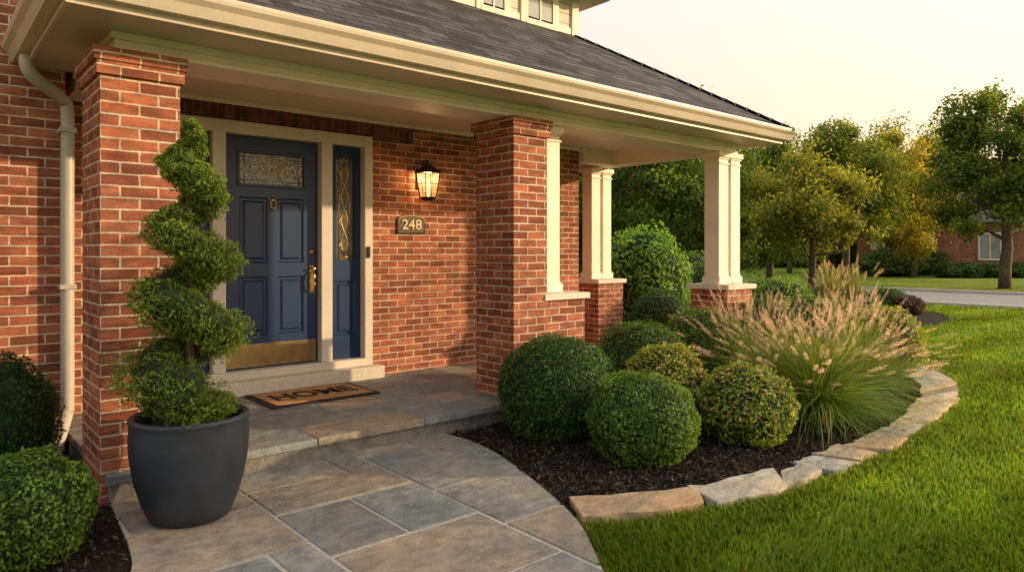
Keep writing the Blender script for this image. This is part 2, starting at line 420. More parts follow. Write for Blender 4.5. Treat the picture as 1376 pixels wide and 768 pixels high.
# grass blades
N=200000
t=np.exp(rng.uniform(math.log(2.3),math.log(22),N)); a=rng.uniform(-.05,.92,N)
X=(.652+.758*a)*t; Y=(.758-.652*a)*t
bad=inpoly(X,Y,pathpoly)|inpoly(X,Y,[(p[0],p[1]) for p in outer]+[(10.5,8),(10.5,13),(2.4,13),(2.3,2.6)])|(X>20.2)|inpoly(X,Y,ell)
X=X[~bad];Y=Y[~bad];t=t[~bad]; n=len(X)
hgt=rng.uniform(.022,.055,n)*(1+.02*t); w=.0016*(1+.45*t); az=rng.uniform(0,6.28,n); ln=rng.normal(0,.5,n)*hgt; la=rng.uniform(0,6.28,n)
b=np.stack([X,Y,np.zeros(n)],1); d=np.stack([np.cos(az)*w,np.sin(az)*w,np.zeros(n)],1)
stripe=np.sin(Y*5.2)
l=np.stack([np.cos(la)*ln+stripe*hgt*.35,np.sin(la)*ln,np.zeros(n)],1)
up=np.zeros((n,3)); up[:,2]=hgt
V=np.stack([b-d,b+d,b+d*.8+l*.4+up*.6,b+l+up,b-d*.8+l*.4+up*.6],1)
pat=(pn(b,5,1.3)+.6*pn(b,6,5))[:,None]
base=np.array([[.145,.250,.022]])*(1+.24*pat)*rng.uniform(.62,1.35,(n,1))*(1+.10*np.clip(stripe*3,-1,1))[:,None]; base[:,0]*=rng.uniform(.8,1.5,n)
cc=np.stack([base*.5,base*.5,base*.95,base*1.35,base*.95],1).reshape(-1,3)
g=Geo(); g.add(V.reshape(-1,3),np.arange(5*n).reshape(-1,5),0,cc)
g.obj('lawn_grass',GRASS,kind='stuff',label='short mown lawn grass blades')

# edging stones
sl=np.concatenate([[0],np.cumsum(np.linalg.norm(np.diff(mid,axis=0),axis=1))])
def at(line,s): return np.array([np.interp(s,sl,line[:,0]),np.interp(s,sl,line[:,1])])
s=0.; k=0
EP=[(.42,.33,.22),(.50,.36,.22),(.35,.33,.29),(.46,.41,.33),(.34,.26,.18),(.52,.41,.27),(.44,.31,.19)]
while s<sl[-1]-.2:
    L=random.choice([random.uniform(.30,.45),random.uniform(.5,.85)]); e=min(s+L,sl[-1]); pts=[]
    jo=random.uniform(-.06,.055); ji=random.uniform(-.055,.05); m_=4 if L<.5 else 7
    sk0=random.uniform(-.08,.08); sk1=random.uniform(-.08,.08)
    for q in range(m_+1):
        f=q/m_; ss=s+.007+(e-s-.014)*f; o=at(outer,ss-sk0*(1-f)-sk1*f); i_=at(inner,ss)
        w_=(o-i_); w_/=np.linalg.norm(w_); pts.append(tuple(o+w_*(jo+random.uniform(-.028,.028))))
    for q in range(m_,-1,-1):
        f=q/m_; ss=s+.007+(e-s-.014)*f; i_=at(inner,ss+sk0*(1-f)+sk1*f); o=at(outer,ss)
        w_=(o-i_); w_/=np.linalg.norm(w_); pts.append(tuple(i_+w_*(ji+random.uniform(-.028,.028))))
    g=Geo(); c=np.array(random.choice(EP))*random.uniform(.8,1.12)
    g.prism(ccw(pts),-.02,.034+random.uniform(-.008,.016),0,c,bottom=True)
    g.obj('edging_stone',EDGE,label='flat tan flagstone edging piece between lawn and mulch',category='edging stone',group='flagstones edging the planting bed',bevel=.004)
    s=e; k+=1

# road
g=Geo(); g.box(20.45,27,-120,200,-.05,.004); g.obj('road',ASPH,kind='structure',label='grey asphalt residential street')
g=Geo(); g.box(20.25,20.45,-120,200,-.05,.09); g.obj('kerb',KERB,kind='structure',label='pale concrete kerb of the street',bevel=.02)
g=Geo(); g.box(27.0,27.2,-120,200,-.05,.10); g.obj('kerb',KERB,kind='structure',label='pale concrete kerb across the street',bevel=.02)

# ------------------------------------------------------------------ house
YD=6.1; PZ=.18
house=empty('brick_house',(3.6,6.2,0),'red brick house with covered porch, cream trim and blue door','house')
def part(g,name,mats,parent=house,**k): return g.obj(name,mats,parent=parent,**k)
# porch slab
g=Geo()
g.box(.82,7.42,4.33,6.3,-.05,.128,1,(.22,.21,.19)); g.box(6.2,7.42,6.3,9.5,-.05,.128,1,(.22,.21,.19))
x=.80
while x<7.4:
    L=random.uniform(.75,1.25); e=min(x+L,7.44)
    if 7.44-e<.3: e=7.44
    g.box(x+.004,e-.004,4.29,4.64,.130,PZ,0,np.array(random.choice(PAL))*random.uniform(.9,1.15)); x=e
for (x0,x1,y0,y1) in tiling(.80,7.44,4.65,6.2,.166,[(4,3),(3,3),(4,2),(3,2),(5,3),(2,3),(5,2),(2,2)],5)+tiling(6.4,7.44,6.31,9.4,.17,[(4,3),(3,3),(3,2)],8):
    g.box(x0+.006,x1-.006,y0+.006,y1-.006,.130,PZ-.001+random.uniform(-.001,.001),0,np.array(random.choice(PAL))*random.uniform(.9,1.2))
g.box(.83,7.41,4.34,6.28,.129,PZ-.006,2)
part(g,'porch_floor',[STONE,STONE,MORT],bevel=.004)
# brick walls
g=Geo()
g.box(.80,1.49,YD,YD+.25,0,2.9); g.box(3.42,6.35,YD,YD+.25,0,2.9); g.box(1.49,3.42,YD+.01,YD+.25,2.52,2.9)
g.box(6.1,6.352,YD+.25,11,0,2.9)
g.box(-4,.80,5.6,5.85,-.05,6.5); g.box(.60,.798,5.85,6.3,0,6.5)
part(g,'wall',BR,label='red brick front wall')
g=Geo(); g.box(.9,3.9,YD-.012,YD+.005,2.50,2.70); part(g,'lintel',BRD,label='dark soldier course of bricks over the door')
g=Geo(); g.box(1.3,3.6,6.55,6.6,0,2.7); part(g,'interior',DARK)
# upper storey
g=Geo(); UY=5.57; UX=5.76
g.box(.80,UX,UY,9.5,3.0,4.28); part(g,'upper_wall',SIDING,label='cream lap siding of upper storey')
g=Geo()
for (a0,a1) in ((UX-.09,UX+.015),(5.40,5.46),(4.90,4.97),(4.30,4.36),(4.70,4.76)): g.box(a0,a1,UY-.025,UY+.02,3.75,4.245)
g.box(4.97,5.40,UY-.03,UY+.02,3.82,3.87); g.box(4.36,4.70,UY-.03,UY+.02,3.82,3.87)
part(g,'trim',CREAM,bevel=.004)
for (a0,a1) in ((4.97,5.40),(4.36,4.70)):
    gw=Geo(); gw.box(a0,a1,UY-.012,UY+.01,3.87,4.25); wn=part(gw,'window',WGL)
    gf=Geo()
    gf.box(a0,a0+.03,UY-.024,UY-.0125,3.872,4.245); gf.box(a1-.03,a1,UY-.024,UY-.0125,3.872,4.245); gf.box(a0+.03,a1-.03,UY-.0235,UY-.0125,3.872,3.90)
    gf.box((a0+a1)/2-.010,(a0+a1)/2+.010,UY-.022,UY-.0125,3.90,4.245)
    gf.obj('frame',CREAM,parent=wn)
# upper roof
g=Geo()
g.box(.6,5.96,5.28,9.6,4.25,4.275,1); g.box(.6,5.99,5.25,5.28,4.23,4.40,1); g.box(5.96,5.99,5.28,9.6,4.23,4.40,1)
z0=4.40
v=[(.55,5.20,z0),(6.04,5.20,z0),(6.04,9.7,z0),(.55,9.7,z0),(2.8,7.45,z0+1.4),(3.8,7.45,z0+1.4)]
g.add(v,[(0,1,5,4)]); g.add(v,[(2,3,4,5)]); g.add(v,[(1,2,5)]); g.add(v,[(3,0,4)])
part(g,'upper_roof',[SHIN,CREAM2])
# porch roof
EX=7.43; EY=3.88; EL=.50; EZ=2.765; sl_=.648
g=Geo()
def slope(pts,mode):
    uv=[((p[0],(p[2]-EZ)/.545) if mode==0 else (p[1],(p[2]-EZ)/.545)) for p in pts]
    g.add(pts,[tuple(range(len(pts)))],0,uv=uv)
d=UY+.02-EY; zt=EZ+d*sl_
slope([(EL-.03,EY-.03,EZ-.02),(EX+.03,EY-.03,EZ-.02),(EX-d,EY+d,zt),(EL+d,EY+d,zt)],0)
slope([(EX+.03,EY-.03,EZ-.02),(EX+.03,9.6,EZ-.02),(EX-d,9.6,zt),(EX-d,EY+d,zt)],1)
slope([(EL-.03,5.62,EZ-.02),(EL-.03,EY-.03,EZ-.02),(EL+d,EY+d,zt)],1)
# hip cap
hp=np.linspace(0,1,20)
for i in range(19):
    a0=np.array([EX+.02-(d+.02)*hp[i],EY-.02+(d+.02)*hp[i],EZ+.0+(zt-EZ)*hp[i]]); b0=np.array([EX+.02-(d+.02)*hp[i+1],EY-.02+(d+.02)*hp[i+1],EZ+(zt-EZ)*hp[i+1]])
    g.add([a0+(0.11,0.02,-.052),b0+(0.11,0.02,-.048),b0+(0,0,.018),a0+(0,0,.012),a0+(-.02,-.11,-.052),b0+(-.02,-.11,-.048)],[(0,1,2,3),(3,2,5,4)],0)
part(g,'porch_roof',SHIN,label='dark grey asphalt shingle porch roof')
# flashing
g=Geo(); g.box(EL+d,UX+.03,UY-.012,UY,zt-.02,zt+.05); part(g,'flashing',CREAM)
# gutter sweep
def sweep(g,path,prof,mat=0):
    P=np.array(path,float); n=len(P); offs=[]
    for i in range(n):
        ns=[]
        if i>0: dd=P[i]-P[i-1]; dd/=np.linalg.norm(dd); ns.append(np.array([dd[1],-dd[0]]))
        if i<n-1: dd=P[i+1]-P[i]; dd/=np.linalg.norm(dd); ns.append(np.array([dd[1],-dd[0]]))
        mm=sum(ns)/len(ns); mm=mm/ (mm@mm); offs.append(mm)
    k=len(prof); v=[]
    for i in range(n):
        for (o,z) in prof: v.append((P[i,0]+offs[i][0]*o,P[i,1]+offs[i][1]*o,z))
    f=[(i*k+j,(i+1)*k+j,(i+1)*k+(j+1)%k,i*k+(j+1)%k) for i in range(n-1) for j in range(k)]
    f+=[tuple(range(k)),tuple(range((n-1)*k,n*k))[::-1]]
    g.add(v,f,mat)
ep=[(EL+.06,5.6),(EL+.06,EY+.06),(EX-.06,EY+.06),(EX-.06,9.6)]
g=Geo(); sweep(g,ep,[(0,2.745),(0,2.635),(.06,2.635),(.072,2.66),(.085,2.69),(.112,2.715),(.118,2.735),(.118,2.752),(.104,2.752),(.104,2.74)])
part(g,'gutter',CREAM2,label='cream metal gutter along the eave')
g=Geo(); sweep(g,ep,[(-.001,2.755),(-.02,2.755),(-.02,2.60),(-.001,2.60)])
sweep(g,ep,[(-.02,2.625),(-.46,2.625),(-.46,2.645),(-.02,2.645)],0)
part(g,'soffit',CREAM2)
# beams with stepped mouldings
def beam(g,x0,x1,y0,y1):
    g.box(x0,x1,y0,y1,2.52,2.72)
g=Geo(); beam(g,.86,7.18,4.40,4.74); g.box(.84,7.20,4.375,4.40,2.585,2.625); g.box(.85,7.19,4.385,4.40,2.52,2.545)
part(g,'porch_beam',CREAM,bevel=.004)
g=Geo(); beam(g,6.90,7.178,4.742,9.5); g.box(7.178,7.20,4.4,9.5,2.585,2.625); part(g,'porch_beam',CREAM,bevel=.004)
g=Geo(); beam(g,.862,1.14,4.742,6.095); g.box(.84,.862,4.4,5.6,2.585,2.625); part(g,'porch_beam',CREAM,bevel=.004)
g=Geo(); beam(g,6.36,6.898,6.02,6.20); part(g,'porch_beam',CREAM,bevel=.004)
g=Geo(); g.box(1.0,7.0,4.6,6.12,2.695,2.72); g.box(6.3,7.0,6.12,9.5,2.695,2.72); part(g,'porch_ceiling',CEIL,label='cream beadboard porch ceiling')
g=Geo(); g.box(1.14,6.36,YD-.03,YD-.001,2.655,2.694); part(g,'moulding',CREAM,bevel=.004)
# piers
for (x0,x1,y0,y1,zb) in ((.80-.02,1.19,4.35,4.86,-.05),(3.76,4.14,4.35,4.85,PZ-.002)):
    g=Geo(); g.box(x0,x1,y0,y1,zb,2.37); g.box(x0-.02,x1+.02,y0-.02,y1+.02,2.37,2.445); g.box(x0-.035,x1+.035,y0-.035,y1+.035,2.445,2.518)
    part(g,'brick_pier',BR,bevel=.003)
def pedestal(x0,x1,y0,y1,z=.98,zb=0.):
    g=Geo(); g.box(x0,x1,y0,y1,zb,z)
    g2=Geo(); g2.box(x0-.035,x1+.035,y0-.035,y1+.035,z,z+.055)
    p=part(g,'brick_pedestal',BR,bevel=.003); g2.obj('cap',CONC,parent=p,bevel=.006)
def column(x,y,w=.19,z=1.037):
    h=w/2; g=Geo()
    g.box(x-h,x+h,y-h,y+h,z+.09,2.44); g.box(x-h-.02,x+h+.02,y-h-.02,y+h+.02,z,z+.075); g.box(x-h-.01,x+h+.01,y-h-.01,y+h+.01,z+.075,z+.092)
    g.box(x-h-.012,x+h+.012,y-h-.012,y+h+.012,2.38,2.40); g.box(x-h-.012,x+h+.012,y-h-.012,y+h+.012,2.44,2.46); g.box(x-h-.028,x+h+.028,y-h-.028,y+h+.028,2.46,2.519)
    part(g,'porch_column',CREAM,bevel=.005)
pedestal(4.142,4.63,4.37,4.83,zb=PZ-.002); column(4.34,4.58,.18)
pedestal(6.79,7.30,4.27,4.75,zb=PZ-.002); column(6.93,4.50); column(7.17,4.50)
pedestal(6.82,7.32,6.20,6.68,zb=PZ-.002); column(6.95,6.44,.17); column(7.17,6.44,.17)
# downspout
g=Geo(); pts=smoothline([(.55,5.30,2.64),(.55,5.30,2.56),(.60,5.34,2.50),(.76,5.50,2.42),(.80,5.53,2.34),(.80,5.53,1.9),(.80,5.53,1.2),(.80,5.53,.42),(.79,5.51,.30),(.72,5.38,.14),(.70,5.34,.08)],4)
g.tube(pts,.042,8,0,cap=True); 
for z in (2.2,1.15): g.box(.752,.848,5.482,5.60,z,z+.03)
part(g,'downspout',DSP,label='pale downspout at brick corner')

# door frame
DB=.375; DT=2.40; DX0=2.03; DX1=2.885; FT=2.50
g=Geo()
g.box(1.49,1.575,YD-.04,YD+.12,.30,FT+.018); g.box(3.335,3.42,YD-.04,YD+.12,.30,FT+.018)
g.box(1.575,3.335,YD-.038,YD+.12,DT+.012,FT+.018)
for (a0,a1) in ((1.915,2.025),(2.89,3.0)): g.box(a0,a1,YD-.032,YD+.12,.372,DT+.012)
g.box(1.575,3.335,YD-.055,YD+.14,.30,.372)
part(g,'door_frame',FRAME,bevel=.005)
g=Geo(); g.box(1.42,3.49,YD-.15,YD+.2,PZ-.001,.298); part(g,'door_sill',CONC,bevel=.008,label='pale stone door sill')
# door leaf
dp=YD+.05
def panels(g,x0,x1,zs,y,mat=0):
    """raised panels with a sunk border"""
    for (a0,a1,b0,b1) in zs:
        r=[(a0,b0,a1,b1,0),(a0+.012,b0+.012,a1-.012,b1-.012,.014),(a0+.03,b0+.03,a1-.03,b1-.03,.014),(a0+.05,b0+.05,a1-.05,b1-.05,.002)]
        v=[]
        for (p0,q0,p1,q1,dy) in r: v+=[(p0,y+dy,q0),(p1,y+dy,q0),(p1,y+dy,q1),(p0,y+dy,q1)]
        f=[(4*i+j,4*i+(j+1)%4,4*i+4+(j+1)%4,4*i+4+j) for i in range(3) for j in range(4)]+[(12,13,14,15)]
        g.add(v,f,mat)
def slab_with_holes(g,x0,x1,z0,z1,y,holes,mat=0):
    xs=sorted(set([x0,x1]+[h[0] for h in holes]+[h[1] for h in holes])); zs=sorted(set([z0,z1]+[h[2] for h in holes]+[h[3] for h in holes]))
    for i in range(len(xs)-1):
        for j in range(len(zs)-1):
            cx=(xs[i]+xs[i+1])/2; cz=(zs[j]+zs[j+1])/2
            if any(h[0]<cx<h[1] and h[2]<cz<h[3] for h in holes): continue
            g.add([(xs[i],y,zs[j]),(xs[i+1],y,zs[j]),(xs[i+1],y,zs[j+1]),(xs[i],y,zs[j+1])],[(0,1,2,3)],mat)
    # sides / back
    g.add([(x0,y,z0),(x1,y,z0),(x1,y,z1),(x0,y,z1),(x0,y+.045,z0),(x1,y+.045,z0),(x1,y+.045,z1),(x0,y+.045,z1)],[(0,4,5,1),(1,5,6,2),(2,6,7,3),(3,7,4,0),(4,7,6,5)],mat)
cx=(DX0+DX1)/2
ph=[(DX0+.135,cx-.045,1.30,1.88),(cx+.045,DX1-.135,1.30,1.88),(DX0+.135,cx-.045,.66,1.18),(cx+.045,DX1-.135,.66,1.18)]
lite=(DX0+.13,DX1-.13,1.99,2.27)
g=Geo(); slab_with_holes(g,DX0,DX1,DB,DT,dp,ph+[lite]); panels(g,DX0,DX1,ph,dp)
door=part(g,'door',NAVY,label='navy blue panelled front door')
g=Geo(); g.box(lite[0],lite[1],dp+.014,dp+.02,lite[2],lite[3]); o=g.obj('glass_pane',GLASS,parent=door)
g=Geo()
x0,x1,z0,z1=lite
for r in ((x0-.018,x1+.018,z0-.018,z0+.006),(x0-.018,x1+.018,z1-.006,z1+.018),(x0-.018,x0+.006,z0+.006,z1-.006),(x1-.006,x1+.018,z0+.006,z1-.006)): g.box(r[0],r[1],dp-.012,dp+.013,r[2],r[3])
g.obj('pane_moulding',NAVY,parent=door,bevel=.004)
def came(g,pts,y,r=.0035):
    g.tube([(p[0],y,p[1]) for p in pts],r,5,0)
g=Geo(); xc=(x0+x1)/2; zc=(z0+z1)/2; y=dp+.012
came(g,[(x0+.05,z0+.006),(x0+.05,z1-.006)],y); came(g,[(x1-.05,z0+.006),(x1-.05,z1-.006)],y)
came(g,[(x0+.006,z0+.04),(x1-.006,z0+.04)],y); came(g,[(x0+.006,z1-.04),(x1-.006,z1-.04)],y)
for sg in (-1,1):
    th=np.linspace(0,math.pi,14); came(g,[(xc+sg*(.20-.20*q/math.pi),zc+.05*math.sin(2*q)) for q in th],y)
    came(g,[(xc+sg*(.20-.20*q/math.pi),zc-.05*math.sin(2*q)) for q in th],y)
th=np.linspace(0,6.283,24); came(g,[(xc+.04*math.cos(q),zc+.065*math.sin(q)) for q in th],y)
g.obj('leaded_came',BRASS,parent=door)
g=Geo(); g.box(DX0+.02,DX1-.02,dp-.005,dp-.001,DB+.015,DB+.215); g.obj('kick_plate',KICK,parent=door,label='polished brass kick plate')
# knocker
g=Geo(); kz=1.80
g.lathe([(0,.018),(.012,.017),(.018,.012),(.022,.004),(.022,0)],(cx,dp-.001,kz+.06),16,axis='y')
g.tube([(cx,dp-.01,kz+.085),(cx,dp-.012,kz+.11)],[.01,.003],8)
th=np.linspace(-math.pi*.5-2.4,-math.pi*.5+2.4,20); g.tube([(cx+.026*math.cos(q),dp-.018,kz+.02+.036*math.sin(q)) for q in th],.005,7)
g.lathe([(0,.02),(.009,.016),(.011,.006),(.012,0)],(cx,dp-.001,kz-.025),14,axis='y')
g.obj('door_knocker',BRASS,parent=door)
# handle set
hx=DX1-.055; g=Geo()
g.lathe([(0,.024),(.014,.023),(.018,.014),(.03,.008),(.031,0)],(hx,dp-.001,1.40),20,axis='y')
g.obj('deadbolt',BRASS,parent=door)
g=Geo()
g.lathe([(0,.03),(.010,.028),(.013,.014),(.026,.008),(.027,0)],(hx,dp-.001,1.26),20,axis='y')
g.box(hx-.024,hx+.024,dp-.008,dp-.001,1.02,1.24)
g.tube(smoothline([(hx,dp-.006,1.22),(hx,dp-.05,1.20),(hx,dp-.062,1.13),(hx,dp-.05,1.05),(hx,dp-.006,1.03)],4),[.008]*17,8)
g.tube([(hx,dp-.02,1.24),(hx+.0,dp-.06,1.245)],[.006,.011],8)
g.obj('door_handle',BRASS,parent=door,bevel=.002)
# sidelights
for (a0,a1) in ((3.0,3.335),(1.575,1.915)):
    g=Geo(); hl=(a0+.075,a1-.075,1.32,2.30); hp_=(a0+.06,a1-.06,.60,1.12)
    slab_with_holes(g,a0,a1,.372,DT+.012,dp,[hl,hp_]); panels(g,a0,a1,[hp_],dp)
    sd=part(g,'sidelight',NAVY)
    g=Geo(); g.box(hl[0],hl[1],dp+.014,dp+.02,hl[2],hl[3]); g.obj('glass_pane',GLASS,parent=sd)
    g=Geo(); xc=(hl[0]+hl[1])/2; y=dp+.012; w2=(hl[1]-hl[0])/2
    for s_ in (-1,1):
        came(g,[(xc+s_*w2*.62,hl[2]),(xc+s_*w2*.62,hl[3])],y)
        for zz in (1.45,1.68,1.93,2.16):
            came(g,[(xc,zz-.10),(xc+s_*w2*.6,zz),(xc,zz+.10)],y)
        q=np.linspace(0,1,18); came(g,[(xc+s_*w2*.35*math.sin(k*math.pi*4),hl[2]+.05+k*(hl[3]-hl[2]-.1)) for k in q],y)
    for zz in (hl[2]+.03,hl[3]-.03): came(g,[(hl[0],zz),(hl[1],zz)],y)
    g.obj('leaded_came',BRASS,parent=sd)
g=Geo(); g.box(3.355,3.385,YD-.058,YD-.041,1.34,1.45); g.lathe([(0,.006),(.007,.004),(.008,0)],(3.37,YD-.058,1.375),12,axis='y'); part(g,'doorbell',BLACK,bevel=.004)

# ------------------------------------------------------------------ text helper
def text_mesh(txt,size,ext,bold=0.):
    cu=bpy.data.curves.new('t','FONT'); cu.body=txt; cu.size=size; cu.extrude=ext; cu.offset=bold; cu.align_x='CENTER'; cu.align_y='CENTER'
    o=bpy.data.objects.new('t',cu); bpy.context.scene.collection.objects.link(o)
    dg=bpy.context.evaluated_depsgraph_get(); me=bpy.data.meshes.new_from_object(o.evaluated_get(dg))
    v=np.array([q.co[:] for q in me.vertices]); f=[tuple(p.vertices) for p in me.polygons]
    bpy.data.objects.remove(o); bpy.data.curves.remove(cu); bpy.data.meshes.remove(me)
    return v,f
def add_poly(g,v,f,mat=0):
    g.add(v,f if len(set(len(q) for q in f))>1 else np.array(f),mat)

# doormat
mx0,mx1,my0,my1=2.12,3.07,5.30,5.92
mt=empty('doormat',((mx0+mx1)/2,(my0+my1)/2,PZ),'tan coir doormat with black border reading HOME','doormat')
g=Geo(); g.box(mx0,mx1,my0,my1,PZ+.001,PZ+.013); g.obj('border',RUB,parent=mt,bevel=.004)
g=Geo(); g.box(mx0+.05,mx1-.05,my0+.05,my1-.05,PZ+.0131,PZ+.020); g.obj('coir',COIR,parent=mt,bevel=.004)
v,f=text_mesh('HOME',.26,.001,.006); v[:,1]*=1.3; v=v+np.array([(mx0+mx1)/2,(my0+my1)/2-.01,PZ+.0225]); g=Geo(); add_poly(g,v,f); g.obj('lettering',RUB,parent=mt)

# plaque
pq=empty('house_number_plaque',(3.88,YD-.001,1.59),'bronze arched house number plaque reading 248 on brick','plaque')
def archpoly(cx,cz,w,h,ar,ins=0):
    w2=w/2-ins; pts=[(cx-w2,cz-h/2+ins),(cx+w2,cz-h/2+ins),(cx+w2,cz+h/2-ins-ar)]
    n=12
    for i in range(1,n):
        q=i/n; xx=cx+w2-2*w2*q; pts.append((xx,cz+h/2-ins-ar+ar*math.sin(q*math.pi)**.6))
    pts.append((cx-w2,cz+h/2-ins-ar)); return pts
def yprism(g,poly,y0,y1,mat=0,col=(1,1,1)):
    n=len(poly); v=[(p[0],y0,p[1]) for p in poly]+[(p[0],y1,p[1]) for p in poly]
    g.add(v,[tuple(range(n)),tuple(range(2*n-1,n-1,-1))]+[(i,i+n,(i+1)%n+n,(i+1)%n) for i in range(n)],mat,col)
g=Geo(); yprism(g,archpoly(3.88,1.68,.335,.195,.035),YD-.016,YD-.001); g.obj('plate',BRONZE,parent=pq,bevel=.003)
g=Geo(); pr=archpoly(3.88,1.68,.335,.195,.035,.012); g.tube([(p[0],YD-.018,p[1]) for p in pr+[pr[0]]],.0045,5)
v,f=text_mesh('248',.14,.004,.001); v=np.stack([v[:,0]*1.15+3.88,YD-.020-v[:,2],v[:,1]+1.672],1); add_poly(g,v,f)
g.obj('lettering',BRONZL,parent=pq)

# lantern
lx=3.99; ly=YD-.15; lt=empty('wall_lantern',(lx,YD-.1,1.9),'lit black metal wall lantern with glass panes on brick','lantern')
g=Geo(); g.box(lx-.05,lx+.05,YD-.02,YD-.001,2.05,2.25); g.tube(smoothline([(lx,YD-.02,2.20),(lx,YD-.06,2.30),(lx,YD-.13,2.33),(lx,ly,2.29)],4),.008,8)
g.tube(smoothline([(lx,YD-.02,2.10),(lx,YD-.05,2.02),(lx,ly+.04,2.0)],4),.006,8)
g.obj('bracket',BLACK,parent=lt)
g=Geo()
def frust(g,cx,cy,z0,w0,z1,w1,mat=0):
    v=[(cx-w0,cy-w0,z0),(cx+w0,cy-w0,z0),(cx+w0,cy+w0,z0),(cx-w0,cy+w0,z0),(cx-w1,cy-w1,z1),(cx+w1,cy-w1,z1),(cx+w1,cy+w1,z1),(cx-w1,cy+w1,z1)]
    g.add(v,[(0,3,2,1),(4,5,6,7),(0,1,5,4),(1,2,6,5),(2,3,7,6),(3,0,4,7)],mat)
frust(g,lx,ly,2.195,.10,2.205,.105); frust(g,lx,ly,2.205,.10,2.27,.035); frust(g,lx,ly,2.27,.03,2.29,.03); g.lathe([(.012,2.29),(.016,2.30),(.006,2.32),(0,2.335)],(lx,ly,0),10)
frust(g,lx,ly,1.935,.055,1.955,.062); frust(g,lx,ly,1.915,.03,1.935,.05)
for sx in(-1,1):
    for sy in(-1,1): g.tube([(lx+sx*.060,ly+sy*.060,1.95),(lx+sx*.086,ly+sy*.086,2.20)],.007,6)
for sx,sy in ((0,-1),(1,0),(-1,0)): g.tube([(lx+sx*.060,ly+sy*.060,1.95),(lx+sx*.086,ly+sy*.086,2.20)],.0035,5)
for q0,q1 in (((-1,-1),(1,-1)),((1,-1),(1,1)),((-1,-1),(-1,1))): g.tube([(lx+q0[0]*.075,ly+q0[1]*.075,2.09),(lx+q1[0]*.075,ly+q1[1]*.075,2.09)],.0035,5)
g.obj('cage',BLACK,parent=lt)
g=Geo(); g.lathe([(.0,1.955),(.014,1.956),(.014,2.03),(.02,2.04),(.024,2.07),(.014,2.11),(0,2.13)],(lx,ly,0),14); g.obj('bulb',GLOW,parent=lt)
gp=M('clear_glass'); tr=gp.n('ShaderNodeBsdfTransparent'); tr.inputs[0].default_value=(1,.93,.8,1); mx=gp.n('ShaderNodeMixShader'); mx.inputs[0].default_value=.80; gp.set(gp.ramp(gp.noise(20),[(.3,(.8,.6,.4)),(.7,(.9,.7,.5))]),.1)
gp.b.inputs['Emission Color'].default_value=(1,.6,.25,1); gp.b.inputs['Emission Strength'].default_value=.7
gp.lk(gp.b.outputs[0],mx.inputs[1]); gp.lk(tr.outputs[0],mx.inputs[2]); gp.lk(mx.outputs[0],gp.out.inputs[0])
g=Geo(); 
w0,w1=.058,.084
v=[(lx-w0,ly-w0,1.956),(lx+w0,ly-w0,1.956),(lx+w0,ly+w0,1.956),(lx-w0,ly+w0,1.956),(lx-w1,ly-w1,2.195),(lx+w1,ly-w1,2.195),(lx+w1,ly+w1,2.195),(lx-w1,ly+w1,2.195)]
g.add(v,[(0,1,5,4),(1,2,6,5),(2,3,7,6),(3,0,4,7)]); g.obj('lantern_glass',gp.m,parent=lt)
ld=bpy.data.lights.new('lantern_light','POINT'); ld.energy=7; ld.color=(1,.62,.3); ld.shadow_soft_size=.03
lo=bpy.data.objects.new('lantern_light',ld); bpy.context.scene.collection.objects.link(lo)
lo.parent=lt; lo.location=Vector((lx,ly,2.16))-lt.location

# ------------------------------------------------------------------ planter + spiral topiary
px_,py_=1.10,3.84; pb=.034
pot=empty('planter',(px_,py_,pb),'large dark slate blue glazed round planter pot on path','planter')
g=Geo(); g.lathe([(0,0),(.175,0),(.195,.012),(.225,.08),(.262,.20),(.283,.33),(.288,.42),(.283,.485),(.285,.50),(.290,.512),(.288,.524),(.278,.53),(.262,.528),(.256,.515),(.256,.45)],(px_,py_,pb),64); g.obj('pot',POT,parent=pot)
g=Geo(); g.lathe([(.258,.46),(.15,.475),(0,.48)],(px_,py_,pb),32); g.obj('soil',SOIL,parent=pot)
top=empty('spiral_topiary',(px_,py_,pb+.47),'clipped evergreen spiral topiary growing in dark pot','topiary')
z0=.68; 
g=Geo(); zz=np.linspace(.50,2.0,14); g.tube(np.stack([px_+.012*np.sin(zz*7),py_+.012*np.cos(zz*6),zz],1),np.linspace(.028,.010,14),8); 
rt=np.array([.758,-.652,0]); fw=-np.array([.652,.758,0]); upv=np.array([0,0,1.])
TURN=3.9
def helix(s):
    ph=2*math.pi*TURN*s+1.0
    z=z0+(2.07-z0)*(s**.93)
    R=.165*(1-s)**.7+.002
    return ph,z,R
def trad(s): return np.where(s<.86,.118*(1-s)**.75+.064,np.clip((1.04-s)/.18,0,1)**.8*.092+.003)
for s_ in np.linspace(.02,.85,24):
    ph,z,R=helix(s_); e=np.array([px_,py_,z])+R*(math.cos(ph)*rt+math.sin(ph)*fw)
    g.tube([(px_,py_,z-.06),tuple(e)],[.011,.004],5)
g.obj('trunk',BARK,parent=top)
n=52000; s_=rng.uniform(0,1,n)**1.1; ph,z,R=helix(s_); r=trad(s_)
C=np.array([px_,py_,0])+R[:,None]*(np.cos(ph)[:,None]*rt+np.sin(ph)[:,None]*fw); C[:,2]+=z
